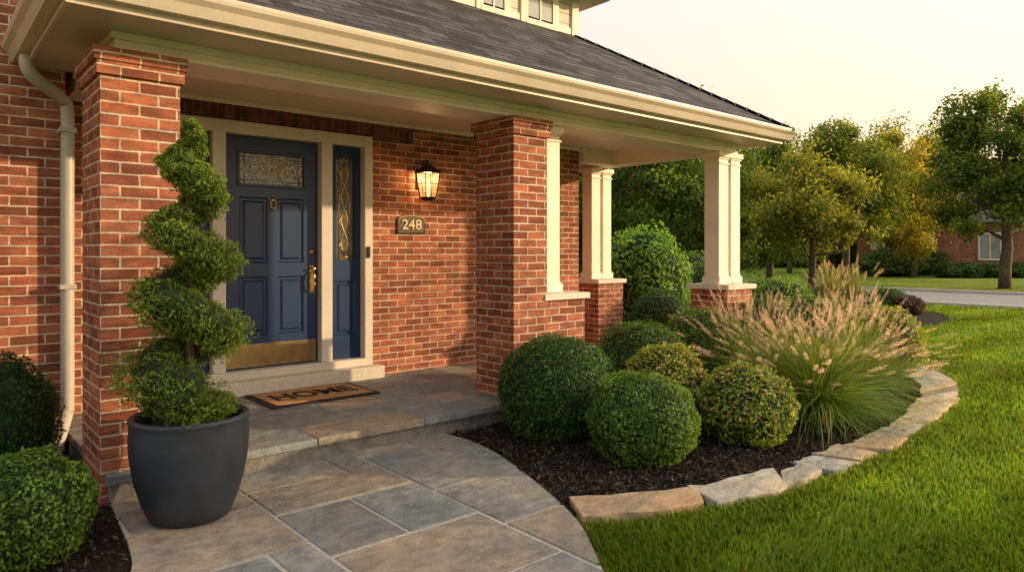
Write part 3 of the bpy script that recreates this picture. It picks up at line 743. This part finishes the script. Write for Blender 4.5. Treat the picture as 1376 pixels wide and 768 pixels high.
# lowest skirt closes over the pot
m2=11000; a2=rng.uniform(0,2*math.pi,m2); C2=np.array([px_,py_,.605])+.115*(np.cos(a2)[:,None]*rt+np.sin(a2)[:,None]*fw)
C=np.concatenate([C,C2]); r=np.concatenate([r,np.full(m2,.105)]); n=n+m2
D=rng.normal(size=(n,3)); D/=np.linalg.norm(D,axis=1,keepdims=True)
dep=rng.exponential(.09,n); dep=np.clip(dep,0,.6)
P0=C+D*(r[:,None]*np.array([1,1,.80])); rr=1+.24*pn(P0,9,18)+.20*pn(P0,10,50)
P=C+D*(r*rr*(1-dep))[:,None]*np.array([1.,1.,.74])
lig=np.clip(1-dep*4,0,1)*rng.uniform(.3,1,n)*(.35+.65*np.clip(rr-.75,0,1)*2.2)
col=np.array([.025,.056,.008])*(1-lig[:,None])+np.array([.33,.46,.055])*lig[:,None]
brn=(rng.uniform(size=n)<.03)[:,None]; col=np.where(brn,np.array([.22,.14,.05]),col)
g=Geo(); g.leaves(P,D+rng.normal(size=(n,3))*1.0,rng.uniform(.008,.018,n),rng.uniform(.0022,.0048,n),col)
# inner core
ss=np.linspace(0,.97,150); ph,z,R=helix(ss); Cc=np.array([px_,py_,0])+R[:,None]*(np.cos(ph)[:,None]*rt+np.sin(ph)[:,None]*fw); Cc[:,2]+=z
g.tube(Cc,trad(ss)*.60,10,1)
g.obj('foliage',[LEAF,CORE],parent=top)

# ------------------------------------------------------------------ shrubs
def bush(loc,rx,h,n,leaf,dark,light,label,name='shrub',cat='shrub',group=None,bump=.035,flower=None,seed=0,tilt=.7,jit=.045,fr=5.,asp=.5):
    x,y=loc; cz=h*.47; rz=h*.55
    D=rng.normal(size=(n,3)); D/=np.linalg.norm(D,axis=1,keepdims=True)
    dep=np.clip(rng.exponential(jit,n),0,.4); bp=1+bump*pn(D,seed+1,fr)+bump*.6*pn(D,seed+5,fr*3.2)
    stray=(rng.uniform(size=n)<.03)*rng.uniform(0,.06,n)
    rr=bp*(1-dep)+rng.normal(0,.012,n)+stray
    P=np.stack([x+D[:,0]*rx*rr,y+D[:,1]*rx*rr,cz+D[:,2]*rz*rr],1); k=P[:,2]>.03; P=P[k];D=D[k];dep=dep[k]; m=len(P); bp=bp[k]
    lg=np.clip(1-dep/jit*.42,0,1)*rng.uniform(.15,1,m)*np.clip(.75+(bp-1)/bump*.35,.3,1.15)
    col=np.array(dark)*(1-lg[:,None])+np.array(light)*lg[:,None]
    if flower is not None:
        fl=(rng.uniform(size=m)<flower[0])&(D[:,2]>-.1)&(dep<jit); col[fl]=np.array(flower[1])*rng.uniform(.6,1.2,(fl.sum(),1))
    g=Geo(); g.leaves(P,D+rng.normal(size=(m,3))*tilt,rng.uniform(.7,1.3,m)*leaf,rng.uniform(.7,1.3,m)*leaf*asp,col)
    # core
    nu,nv=20,12; U,V_=np.meshgrid(np.linspace(0,2*math.pi,nu,endpoint=False),np.linspace(.02,math.pi-.02,nv),indexing='ij')
    S=np.stack([np.cos(U)*np.sin(V_),np.sin(U)*np.sin(V_),np.cos(V_)],-1).reshape(-1,3); b2=(1+bump*pn(S,seed+1,fr))*.87
    Q=np.stack([x+S[:,0]*rx*b2,y+S[:,1]*rx*b2,np.maximum(cz+S[:,2]*rz*b2,.005)],1)
    f=[(i*nv+j,i*nv+j+1,((i+1)%nu)*nv+j+1,((i+1)%nu)*nv+j) for i in range(nu) for j in range(nv-1)]
    g.add(Q,f,1,smooth=True)
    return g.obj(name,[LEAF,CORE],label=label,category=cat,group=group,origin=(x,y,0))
BD=(.020,.060,.010); BL=(.14,.29,.032)
BD2=(.036,.09,.012); BL2=(.25,.42,.045)
GP='rounded shrubs in the porch bed'
bx='clipped round green boxwood in dark mulch'
bush((3.72,3.80),.455,.75,16000,.0125,(.018,.058,.010),(.12,.28,.034),'large clipped dark green boxwood ball beside the step','boxwood_shrub','shrub',GP,seed=1,bump=.065)
bush((3.70,2.98),.365,.58,14000,.0115,BD2,BL2,'small clipped bright green boxwood ball in dark mulch','boxwood_shrub','shrub',GP,seed=2,bump=.065)
bush((4.80,3.88),.42,.80,11000,.013,BD2,BL2,bx,'boxwood_shrub','shrub',GP,seed=3,bump=.06)
bush(px(893,t=5.45),.34,.66,8000,.016,(.10,.15,.018),(.46,.52,.065),'yellow green spirea with pinkish new tips','spirea_shrub','shrub',GP,bump=.11,flower=(.14,(.68,.38,.22)),seed=4,jit=.09)
bush(px(1003,t=5.1),.335,.58,8500,.0155,(.07,.12,.015),(.36,.46,.055),'low spirea mound with pink tinged tips in mulch','spirea_shrub','shrub',GP,bump=.11,flower=(.11,(.66,.36,.22)),seed=5,jit=.09)
bush(px(947,t=6.9),.43,.84,8000,.014,BD2,BL2,bx,'boxwood_shrub','shrub',GP,seed=6,bump=.06)
bush(px(1031,t=7.7),.44,.86,7000,.015,BD,BL,bx,'boxwood_shrub','shrub',GP,seed=7,bump=.06)
bush(px(1085,t=8.9),.42,.84,5000,.017,BD2,BL2,bx,'boxwood_shrub','shrub',GP,seed=8,bump=.06)
bush(px(888,t=9.6),.45,.88,5000,.018,BD,(.08,.19,.026),bx,'boxwood_shrub','shrub',GP,seed=9)
bush(px(1050,t=10.6),.50,1.0,5000,.024,(.06,.12,.016),(.30,.48,.06),'leafy light green shrub behind the boxwoods','leafy_shrub','shrub',GP,bump=.1,seed=10,jit=.1)
bush(px(1183,t=8.1),.47,.76,6000,.020,(.15,.18,.018),(.66,.62,.07),'golden yellow green shrub at the bed edge','golden_shrub','shrub',GP,bump=.09,seed=11,jit=.09)
bush(px(1125,t=9.3),.40,.76,4000,.02,(.06,.11,.016),(.26,.38,.05),'green shrub near the bed edge','leafy_shrub','shrub',GP,bump=.08,seed=12,jit=.08)
bush(px(1175,t=9.6),.38,.66,4000,.02,(.08,.12,.016),(.34,.44,.05),'green shrub near the bed edge','leafy_shrub','shrub',GP,bump=.1,seed=18,jit=.09)
bush(px(868,t=11.2),.72,1.75,9000,.036,(.07,.15,.016),(.30,.54,.07),'tall broad leaved light green shrub beyond the porch','tall_shrub','shrub',None,bump=.13,seed=13,jit=.13,fr=4)
bush(px(930,t=13.5),.8,1.3,7000,.036,(.04,.09,.014),(.16,.30,.05),'dark green leafy shrub beyond the porch','tall_shrub','shrub',None,bump=.12,seed=14,jit=.12,fr=4)
GW='shrubs under the house wall'
bush((.40,3.80),.27,.50,9000,.011,BD2,BL2,'clipped bright green boxwood beside the path','boxwood_shrub','shrub',GW,seed=15,bump=.06)
bush((.42,5.16),.30,.76,9000,.012,(.014,.046,.010),(.07,.175,.028),'dark green clipped shrub by the brick wall','boxwood_shrub','shrub',GW,seed=16,bump=.08)
bush((-.05,4.5),.30,.55,5000,.012,BD,BL,'dark green clipped shrub by the brick wall','boxwood_shrub','shrub',GW,seed=17)
GI='small shrubs in the lawn island bed'
for i,(u,t_,r,h,dk,lt_) in enumerate([(1145,16,.55,.62,(.18,.2,.14),(.5,.54,.4)),(1192,16,.45,.55,(.03,.07,.014),(.14,.26,.04)),(1220,15.6,.35,.42,(.07,.04,.03),(.26,.13,.09)),(1030,15,.6,.8,(.03,.07,.012),(.16,.32,.04)),(1070,14.5,.5,.65,(.03,.07,.012),(.18,.36,.04)),(1105,15.5,.45,.6,(.03,.07,.012),(.16,.3,.04))]):
    bush(px(u,t=t_),r,h,2500,.035,dk,lt_,['silver green mounded shrub in island bed','dark green low shrub in island bed','reddish low shrub in island bed','green shrub near the small tree','green shrub near the small tree','green shrub near the small tree'][i],'low_shrub','shrub',GI,bump=.1,seed=30+i,jit=.1)

# ------------------------------------------------------------------ ornamental grass
def fountain(loc,R,hh,nb,npl,label,green,plume,name='fountain_grass',bw=.0035,group=None,pl=.13,pr=.016,seed=0,upright=0.):
    x,y=loc; r_=np.random.default_rng(seed); g=Geo(); K=7
    def arcs(n,Ls,lean,b0=.10):
        az=r_.uniform(0,2*math.pi,n); bs=r_.uniform(0,b0,n); ba=r_.uniform(0,6.28,n)
        s=np.linspace(0,1,K+1)[None]; L=Ls[:,None]; le=lean[:,None]
        hr=L*(le*.35*s+le*.75*s**2.2); z=L*(s*(1-.28*le)-.55*le*le*s**2.6)
        az2=az[:,None]+r_.normal(0,.25,n)[:,None]*s
        X=x+(np.cos(ba)*bs)[:,None]+np.cos(az2)*hr; Y=y+(np.sin(ba)*bs)[:,None]+np.sin(az2)*hr
        return np.stack([X,Y,np.maximum(z,.03)],-1),az
    n=nb; P,az=arcs(n,r_.uniform(.5,1.05,n)*hh*1.15,r_.uniform(.2,1.12,n)*(1-upright))
    side=np.stack([-np.sin(az),np.cos(az),np.zeros(n)],1)+r_.normal(size=(n,3))*.3
    w=bw*(1-np.linspace(0,1,K+1)**2*.9)
    A=P-side[:,None]*w[None,:,None]; B=P+side[:,None]*w[None,:,None]
    V=np.stack([A,B],2).reshape(-1,3); base=np.arange(n)[:,None,None]*(2*(K+1)); j=np.arange(K)[None,:,None]*2
    f=(base+j+np.array([0,1,3,2])[None,None]).reshape(-1,4)
    c=np.array(green)*r_.uniform(.5,1.5,(n,1)); yl=r_.uniform(size=n)<.2; c[yl]=np.array([.36,.32,.11])*r_.uniform(.7,1.2,(yl.sum(),1))
    g.add(V,f,0,np.repeat(c,2*(K+1),axis=0))
    n=npl; P,az=arcs(n,r_.uniform(.90,1.30,n)*hh,r_.uniform(.1,.78,n)*(1-upright*.6))
    for i in range(n):
        g.tube(P[i],np.linspace(.0022,.0012,K+1),3,0,np.array([.30,.27,.11]),cap=False)
    end=P[:,-1]; d=end-P[:,-2]; d/=np.linalg.norm(d,axis=1,keepdims=True); d=d+np.array([0,0,.10]); d/=np.linalg.norm(d,axis=1,keepdims=True)
    M_=120; q=r_.uniform(0,1,(n,M_)); ln=pl*r_.uniform(.7,1.25,n)[:,None]
    rad=pr*np.sin(np.clip(q*.9+.08,0,1)*math.pi)**.6
    o=r_.normal(size=(n,M_,3)); o-= (o*d[:,None]).sum(-1,keepdims=True)*d[:,None]; o/=np.linalg.norm(o,axis=-1,keepdims=True)
    C=end[:,None]+d[:,None]*(q*ln)[...,None]+o*(rad*.5)[...,None]
    T=(o*.7+d[:,None]*.9); T/=np.linalg.norm(T,axis=-1,keepdims=True); Bn=np.cross(T,d[:,None]+0*T)
    ls=(rad*.8+.004)[...,None]; ws=.0018*(bw/.0035)
    V=np.stack([C-Bn*ws,C+Bn*ws,C+T*ls],2).reshape(-1,3); f=np.arange(len(V)).reshape(-1,3)
    c=(np.array(plume)*r_.uniform(.7,1.25,(n,M_,1))).reshape(-1,3)
    g.add(V,f,1,np.repeat(c,3,axis=0))
    return g.obj(name,[GRASS,PLUME],label=label,category='ornamental grass',group=group,origin=(x,y,0))
GF='fountain grass clumps in the porch bed'
lab='arching fountain grass with fluffy pinkish tan plumes in mulch'
PLC=(.84,.64,.49); GC=(.13,.24,.035)
fountain(px(1098,t=5.65),.7,.80,2800,130,lab,GC,PLC,group=GF,seed=1,pl=.16,pr=.017)
fountain(px(1036,t=6.1),.6,.80,1500,100,lab,GC,PLC,group=GF,seed=2,pl=.16,pr=.017)
fountain(px(1150,t=6.6),.6,.76,1700,100,lab,GC,PLC,group=GF,seed=3,pl=.16,pr=.017)
fountain(px(995,t=6.6),.6,.82,900,80,lab,GC,PLC,group=GF,seed=8,pl=.16,pr=.017)
fountain(px(1150,t=7.6),.6,.80,900,60,lab,GC,PLC,group=GF,seed=9,pl=.16,pr=.017)
fountain(px(1115,t=14),.3,.88,500,26,'upright tan feather reed grass in the lawn bed',(.30,.27,.10),(.72,.55,.32),'feather_grass',bw=.008,group='feather grass clumps',pl=.2,pr=.03,seed=4,upright=.75)
fountain(px(1143,t=14.5),.3,.9,500,26,'upright tan feather reed grass in the lawn bed',(.30,.27,.10),(.72,.55,.32),'feather_grass',bw=.008,group='feather grass clumps',pl=.2,pr=.03,seed=5,upright=.75)

# ------------------------------------------------------------------ trees (unit variants, then copied)
def tree_variant(h,cr,cz0,tr,ncl,nl,leaf,dark,light,seed,nlimb=11,fork=.28,bark=BARKF,clr=.30,shape=1.):
    r_=np.random.default_rng(seed); g=Geo(); cc=(h+cz0)/2; rz=(h-cz0)/2
    zz=np.linspace(-.1,h*.82,9); bend=np.cumsum(r_.normal(0,.03*h/6,(9,2)),axis=0); bend-=bend[0]
    tp=np.stack([bend[:,0],bend[:,1],zz],1); g.tube(tp,tr*(1-zz/h)**.9+.01,10)
    cl=[]
    for i in range(ncl):
        d=r_.normal(size=3); d/=np.linalg.norm(d); q=r_.uniform(.25,1.)**.6
        w=1-.35*max(0,d[2])*shape
        cl.append((d[0]*cr*q*w,d[1]*cr*q*w,cc+d[2]*rz*q))
    cl=np.array(cl)
    for i in range(nlimb):
        e=cl[r_.integers(len(cl))]; zb=max(h*fork,min(h*.72,e[2]-r_.uniform(.15,.45)*rz)); b=np.array([np.interp(zb,zz,tp[:,0]),np.interp(zb,zz,tp[:,1]),zb])
        mdl=(b+e)/2+np.array([0,0,-.06*h])*r_.uniform(.2,1)+r_.normal(0,.03*h,3)
        pp=smoothline([b,mdl,e],4); g.tube(pp,np.linspace(tr*.42*(1-zb/h)+.012,.008,len(pp)),6)
        for k in range(3):
            b2=pp[r_.integers(3,len(pp)-1)]; e2=cl[r_.integers(len(cl))]; e2=b2+(e2-b2)*min(1,.35*cr/ (np.linalg.norm(e2-b2)+.01)*2)
            g.tube(np.array([b2,(b2+e2)/2+r_.normal(0,.03*cr,3),e2]),[.02*tr/.1+.004,.012,.005],5)
    gl=Geo(); per=nl//ncl; Ps=[];Ns=[];Cs=[]
    for c in cl:
        R=cr*clr*r_.uniform(.55,1.3); m=int(per*r_.uniform(.6,1.4)); D=r_.normal(size=(m,3)); D/=np.linalg.norm(D,axis=1,keepdims=True)
        q=r_.uniform(0,1,m)**.45; ax=r_.uniform(.8,1.2,3)*np.array([1.,1.,.88])
        p=c+D*(R*q)[:,None]*ax*(1+.38*pn(D,r_.integers(999),4))[:,None]
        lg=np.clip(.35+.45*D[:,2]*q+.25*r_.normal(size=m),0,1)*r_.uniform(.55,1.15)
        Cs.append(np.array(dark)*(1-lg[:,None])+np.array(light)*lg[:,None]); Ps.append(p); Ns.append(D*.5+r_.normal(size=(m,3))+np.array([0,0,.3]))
    P=np.concatenate(Ps); k=P[:,2]>.15; 
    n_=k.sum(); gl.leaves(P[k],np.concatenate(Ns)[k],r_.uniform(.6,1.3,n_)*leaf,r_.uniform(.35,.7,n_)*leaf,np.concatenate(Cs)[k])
    a=g.obj('trunk',bark,origin=(0,0,0)); b=gl.obj('crown',TLEAF,origin=(0,0,0))
    ma,mb_=a.data,b.data; bpy.data.objects.remove(a); bpy.data.objects.remove(b); return ma,mb_
DG=(.045,.078,.014); LGc=(.27,.35,.048)
V={
 'crab':tree_variant(3.9,1.85,1.15,.10,52,17000,.05,(.07,.10,.018),(.34,.36,.055),21,16,.20,BARK,.27),
 'oak':tree_variant(7.6,2.8,1.7,.20,105,34000,.08,DG,LGc,22,14,.22,clr=.25),
 'maple':tree_variant(7.2,2.4,1.2,.17,64,23000,.085,(.07,.10,.016),(.40,.42,.05),23,12,.25,clr=.29),
 'dark':tree_variant(6.5,2.6,.7,.18,62,22000,.08,(.03,.062,.012),(.17,.27,.038),24,12,.2,clr=.30),
 'gold':tree_variant(7.0,2.3,1.2,.15,58,19000,.085,(.18,.17,.02),(.68,.55,.07),25,12,.25,clr=.28),
}
def plant_tree(kind,loc,s=1.,sz=None,rot=0.,label='',group='trees along the street',name='tree'):
    ma,mb_=V[kind]; sz=sz or s
    e=empty(name,(loc[0],loc[1],0),label,'tree',group); e.scale=(s,s,sz); e.rotation_euler=(0,0,rot)
    for nm,me in (('trunk',ma),('crown',mb_)):
        o=bpy.data.objects.new(nm,me); bpy.context.scene.collection.objects.link(o); o.parent=e
plant_tree('crab',px(1092,t=18.0),1.0,1.0,.5,'small spreading crabapple tree with crooked trunk on lawn',name='crabapple_tree')
near=[('oak',1350,26.5,1.05,1.05,0.,'large leafy green shade tree by the street'),
('oak',1135,34,1.0,1.06,1.,'rounded green shade tree beyond the small crabapple'),
('gold',1228,38,1.0,1.08,2.,'tree with sunlit golden yellow foliage'),
('maple',1190,44,1.2,1.3,.4,'green maple beyond the street'),
('dark',870,19,.85,.80,1.3,'dark green dense tree beyond the porch'),
('dark',925,22,.95,.88,2.4,'dark green dense tree beyond the porch'),
('maple',905,27,1.0,1.0,.7,'leafy tree with sunlit yellow green crown'),
('dark',990,28,.9,.85,3.1,'dark green dense tree behind the corner column'),
('dark',1035,31,.98,1.0,4.1,'dark green dense tree behind the corner column'),
('gold',830,26,.9,.9,1.1,'tree with sunlit golden yellow foliage'),
('dark',800,22,.9,.85,5.0,'dark green dense tree beyond the porch'),
('gold',1060,46,1.1,1.25,.1,'tree with sunlit golden yellow foliage'),
('maple',1265,50,1.25,1.4,3.,'green maple beyond the street')]
for k,u,t_,s_,sz,ro,lb in near: plant_tree(k,px(u,t=t_),s_,sz,ro,lb)
kk=['dark','oak','maple','dark','gold']
for i,u in enumerate(range(760,1460,36)):
    t_=52+ (i*37%19); plant_tree(kk[i%5] if not 1150<u<1300 else ['oak','maple'][i%2],px(u,t=t_),1.25+.1*(i%3),1.15+.1*(i%4),i*1.3,'distant leafy tree beyond the street',group='distant trees beyond the street')
for i,u in enumerate((1195,1232,1440)):
    t_=40+i*2; bush(px(u,t=t_),1.7,1.5,5000,.10,(.03,.06,.012),(.14,.24,.04),'dark rounded hedge shrub beyond the street','hedge_shrub','shrub','hedge shrubs beyond the street',bump=.14,seed=60+i,jit=.12)
for i,u in enumerate((1275,1300,1335,1365)):
    t_=37.5; bush(px(u,t=t_),.75,.8,1500,.09,(.03,.06,.012),(.12,.22,.04),'low green foundation shrub by the distant house','hedge_shrub','shrub','hedge shrubs beyond the street',bump=.14,seed=70+i,jit=.12)
g=Geo(); # distant thicket so the horizon reads as wooded
pp=[];cc_=[]
for i in range(90):
    u=rng.uniform(740,1500); t_=rng.uniform(60,85); c=px(u,t=t_); m=420; R=rng.uniform(2.,4.0); D=rng.normal(size=(m,3)); D/=np.linalg.norm(D,axis=1,keepdims=True)
    p=np.array([c[0],c[1],R*.75])+D*(R*rng.uniform(.6,1,m))[:,None]; lg=np.clip(.35+.4*D[:,2]+.2*rng.normal(size=m),0,1)[:,None]; pp.append(p); cc_.append(np.array([.04,.07,.018])*(1-lg)+np.array([.17,.25,.045])*lg)
P=np.concatenate(pp); C_=np.concatenate(cc_); k=P[:,2]>0; g.leaves(P[k],rng.normal(size=(k.sum(),3)),.34,.2,C_[k]); g.obj('woodland',TLEAF,kind='stuff',label='far wooded thicket on the horizon')
# unseen tree, added out of frame to dapple the sun on the path
sxh,syh=.80,-.60
for (c_,dist,kind,s_,sz,ro) in ((2.4,16,'crab',1.15,1.75,.3),):
    plant_tree(kind,(c_*.60+dist*sxh,c_*.80+dist*syh),s_,sz,ro,'leafy green tree added out of view to shade the path',group='unseen trees added for shade')

# distant house
hx_,hy_=px(1320,t=44)
fh=empty('brick_house',(hx_,hy_,0),'distant brick house with grey roof half hidden by trees','house')
g=Geo(); g.box(hx_-4,hx_+4,hy_-6,hy_+6,0,3.2); g.obj('wall',BR,parent=fh)
g=Geo(); v=[(hx_-4.5,hy_-6.5,3.1),(hx_+4.5,hy_-6.5,3.1),(hx_+4.5,hy_+6.5,3.1),(hx_-4.5,hy_+6.5,3.1),(hx_,hy_-3,5.3),(hx_,hy_+3,5.3)]
g.add(v,[(0,1,4)]); g.add(v,[(2,3,5)]); g.add(v,[(1,2,5,4),(3,0,4,5)]); g.obj('roof',RF,parent=fh)
for yy in (-4.5,-1.5,2,4.5):
    g=Geo(); g.box(hx_-4.03,hx_-4.0,hy_+yy-.5,hy_+yy+.5,1.,2.4); w_=g.obj('window',WGL,parent=fh)
    g=Geo()
    for r in ((-.6,-.5,.9,2.5),(.5,.6,.9,2.5),(-.5,.5,.9,1.0),(-.5,.5,2.4,2.5),(-.03,.03,1.,2.4)): g.box(hx_-4.06,hx_-4.031,hy_+yy+r[0],hy_+yy+r[1],r[2],r[3])
    g.obj('frame',CREAM,parent=w_)

# ------------------------------------------------------------------ light
el=math.radians(12.5); dx,dy=.80,-.60
sd=Vector((dx*math.cos(el),dy*math.cos(el),math.sin(el))).normalized()
sun=bpy.data.lights.new('sun','SUN'); sun.energy=5.0; sun.angle=math.radians(.9); sun.color=(1,.70,.38)
so=bpy.data.objects.new('sun',sun); bpy.context.scene.collection.objects.link(so); so.rotation_euler=sd.to_track_quat('Z','Y').to_euler(); so.location=(10,-10,8)
wd=bpy.data.worlds.new('World'); bpy.context.scene.world=wd; wd.use_nodes=True; nt=wd.node_tree; nt.nodes.clear()
N_=nt.nodes.new
out=N_('ShaderNodeOutputWorld'); bg=N_('ShaderNodeBackground'); sk=N_('ShaderNodeTexSky')
sk.sky_type='NISHITA'; sk.sun_disc=False; sk.sun_elevation=el; sk.sun_rotation=math.atan2(dx,dy); sk.air_density=1.2; sk.dust_density=4.; sk.ozone_density=.6
# thin bright evening haze over the physical sky: warm at the horizon, glowing around the sun
tc=N_('ShaderNodeTexCoord'); sp=N_('ShaderNodeSeparateXYZ'); nt.links.new(tc.outputs['Generated'],sp.inputs[0])
rp=N_('ShaderNodeValToRGB'); e=rp.color_ramp.elements; e.new(.5); e.new(.5)
for i,(p,c) in enumerate(((0,(1.0,.68,.40)),(.13,(1.0,.80,.58)),(.36,(.90,.85,.78)),(1,(.86,.93,1.0)))): e[i].position=p; e[i].color=(*c,1)
nt.links.new(sp.outputs[2],rp.inputs[0])
def vscale(col,k):
    m=N_('ShaderNodeVectorMath'); m.operation='SCALE'; m.inputs[3].default_value=k; nt.links.new(col,m.inputs[0]); return m
hz=vscale(rp.outputs[0],8.9)
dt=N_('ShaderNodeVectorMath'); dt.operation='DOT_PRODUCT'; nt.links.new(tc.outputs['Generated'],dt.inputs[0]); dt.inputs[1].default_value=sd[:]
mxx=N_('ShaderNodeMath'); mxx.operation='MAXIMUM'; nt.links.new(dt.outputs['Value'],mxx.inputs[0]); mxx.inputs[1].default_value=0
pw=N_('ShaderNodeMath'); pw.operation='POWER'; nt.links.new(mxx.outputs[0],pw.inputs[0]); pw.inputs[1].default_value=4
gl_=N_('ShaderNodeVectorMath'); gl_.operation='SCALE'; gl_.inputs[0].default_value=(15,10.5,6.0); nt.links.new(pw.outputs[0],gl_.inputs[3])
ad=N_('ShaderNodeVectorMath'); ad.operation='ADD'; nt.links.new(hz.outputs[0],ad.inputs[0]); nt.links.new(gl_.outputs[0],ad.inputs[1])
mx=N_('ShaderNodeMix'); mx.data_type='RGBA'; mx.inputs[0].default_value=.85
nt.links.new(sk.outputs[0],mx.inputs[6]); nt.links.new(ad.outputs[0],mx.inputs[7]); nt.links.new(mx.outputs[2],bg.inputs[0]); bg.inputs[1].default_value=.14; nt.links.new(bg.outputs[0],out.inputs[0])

# ------------------------------------------------------------------ camera
cam=bpy.data.cameras.new('camera'); co=bpy.data.objects.new('camera',cam); bpy.context.scene.collection.objects.link(co)
cam.sensor_width=36; cam.lens=F/1376*36; cam.shift_y=-46/1376; cam.clip_end=1500; cam.clip_start=.05
co.location=(0,0,H); co.rotation_euler=(math.radians(90),0,-math.atan2(.652,.758)); bpy.context.scene.camera=co
sc=bpy.context.scene; sc.view_settings.view_transform='Standard'; sc.view_settings.look='None'; sc.view_settings.exposure=0
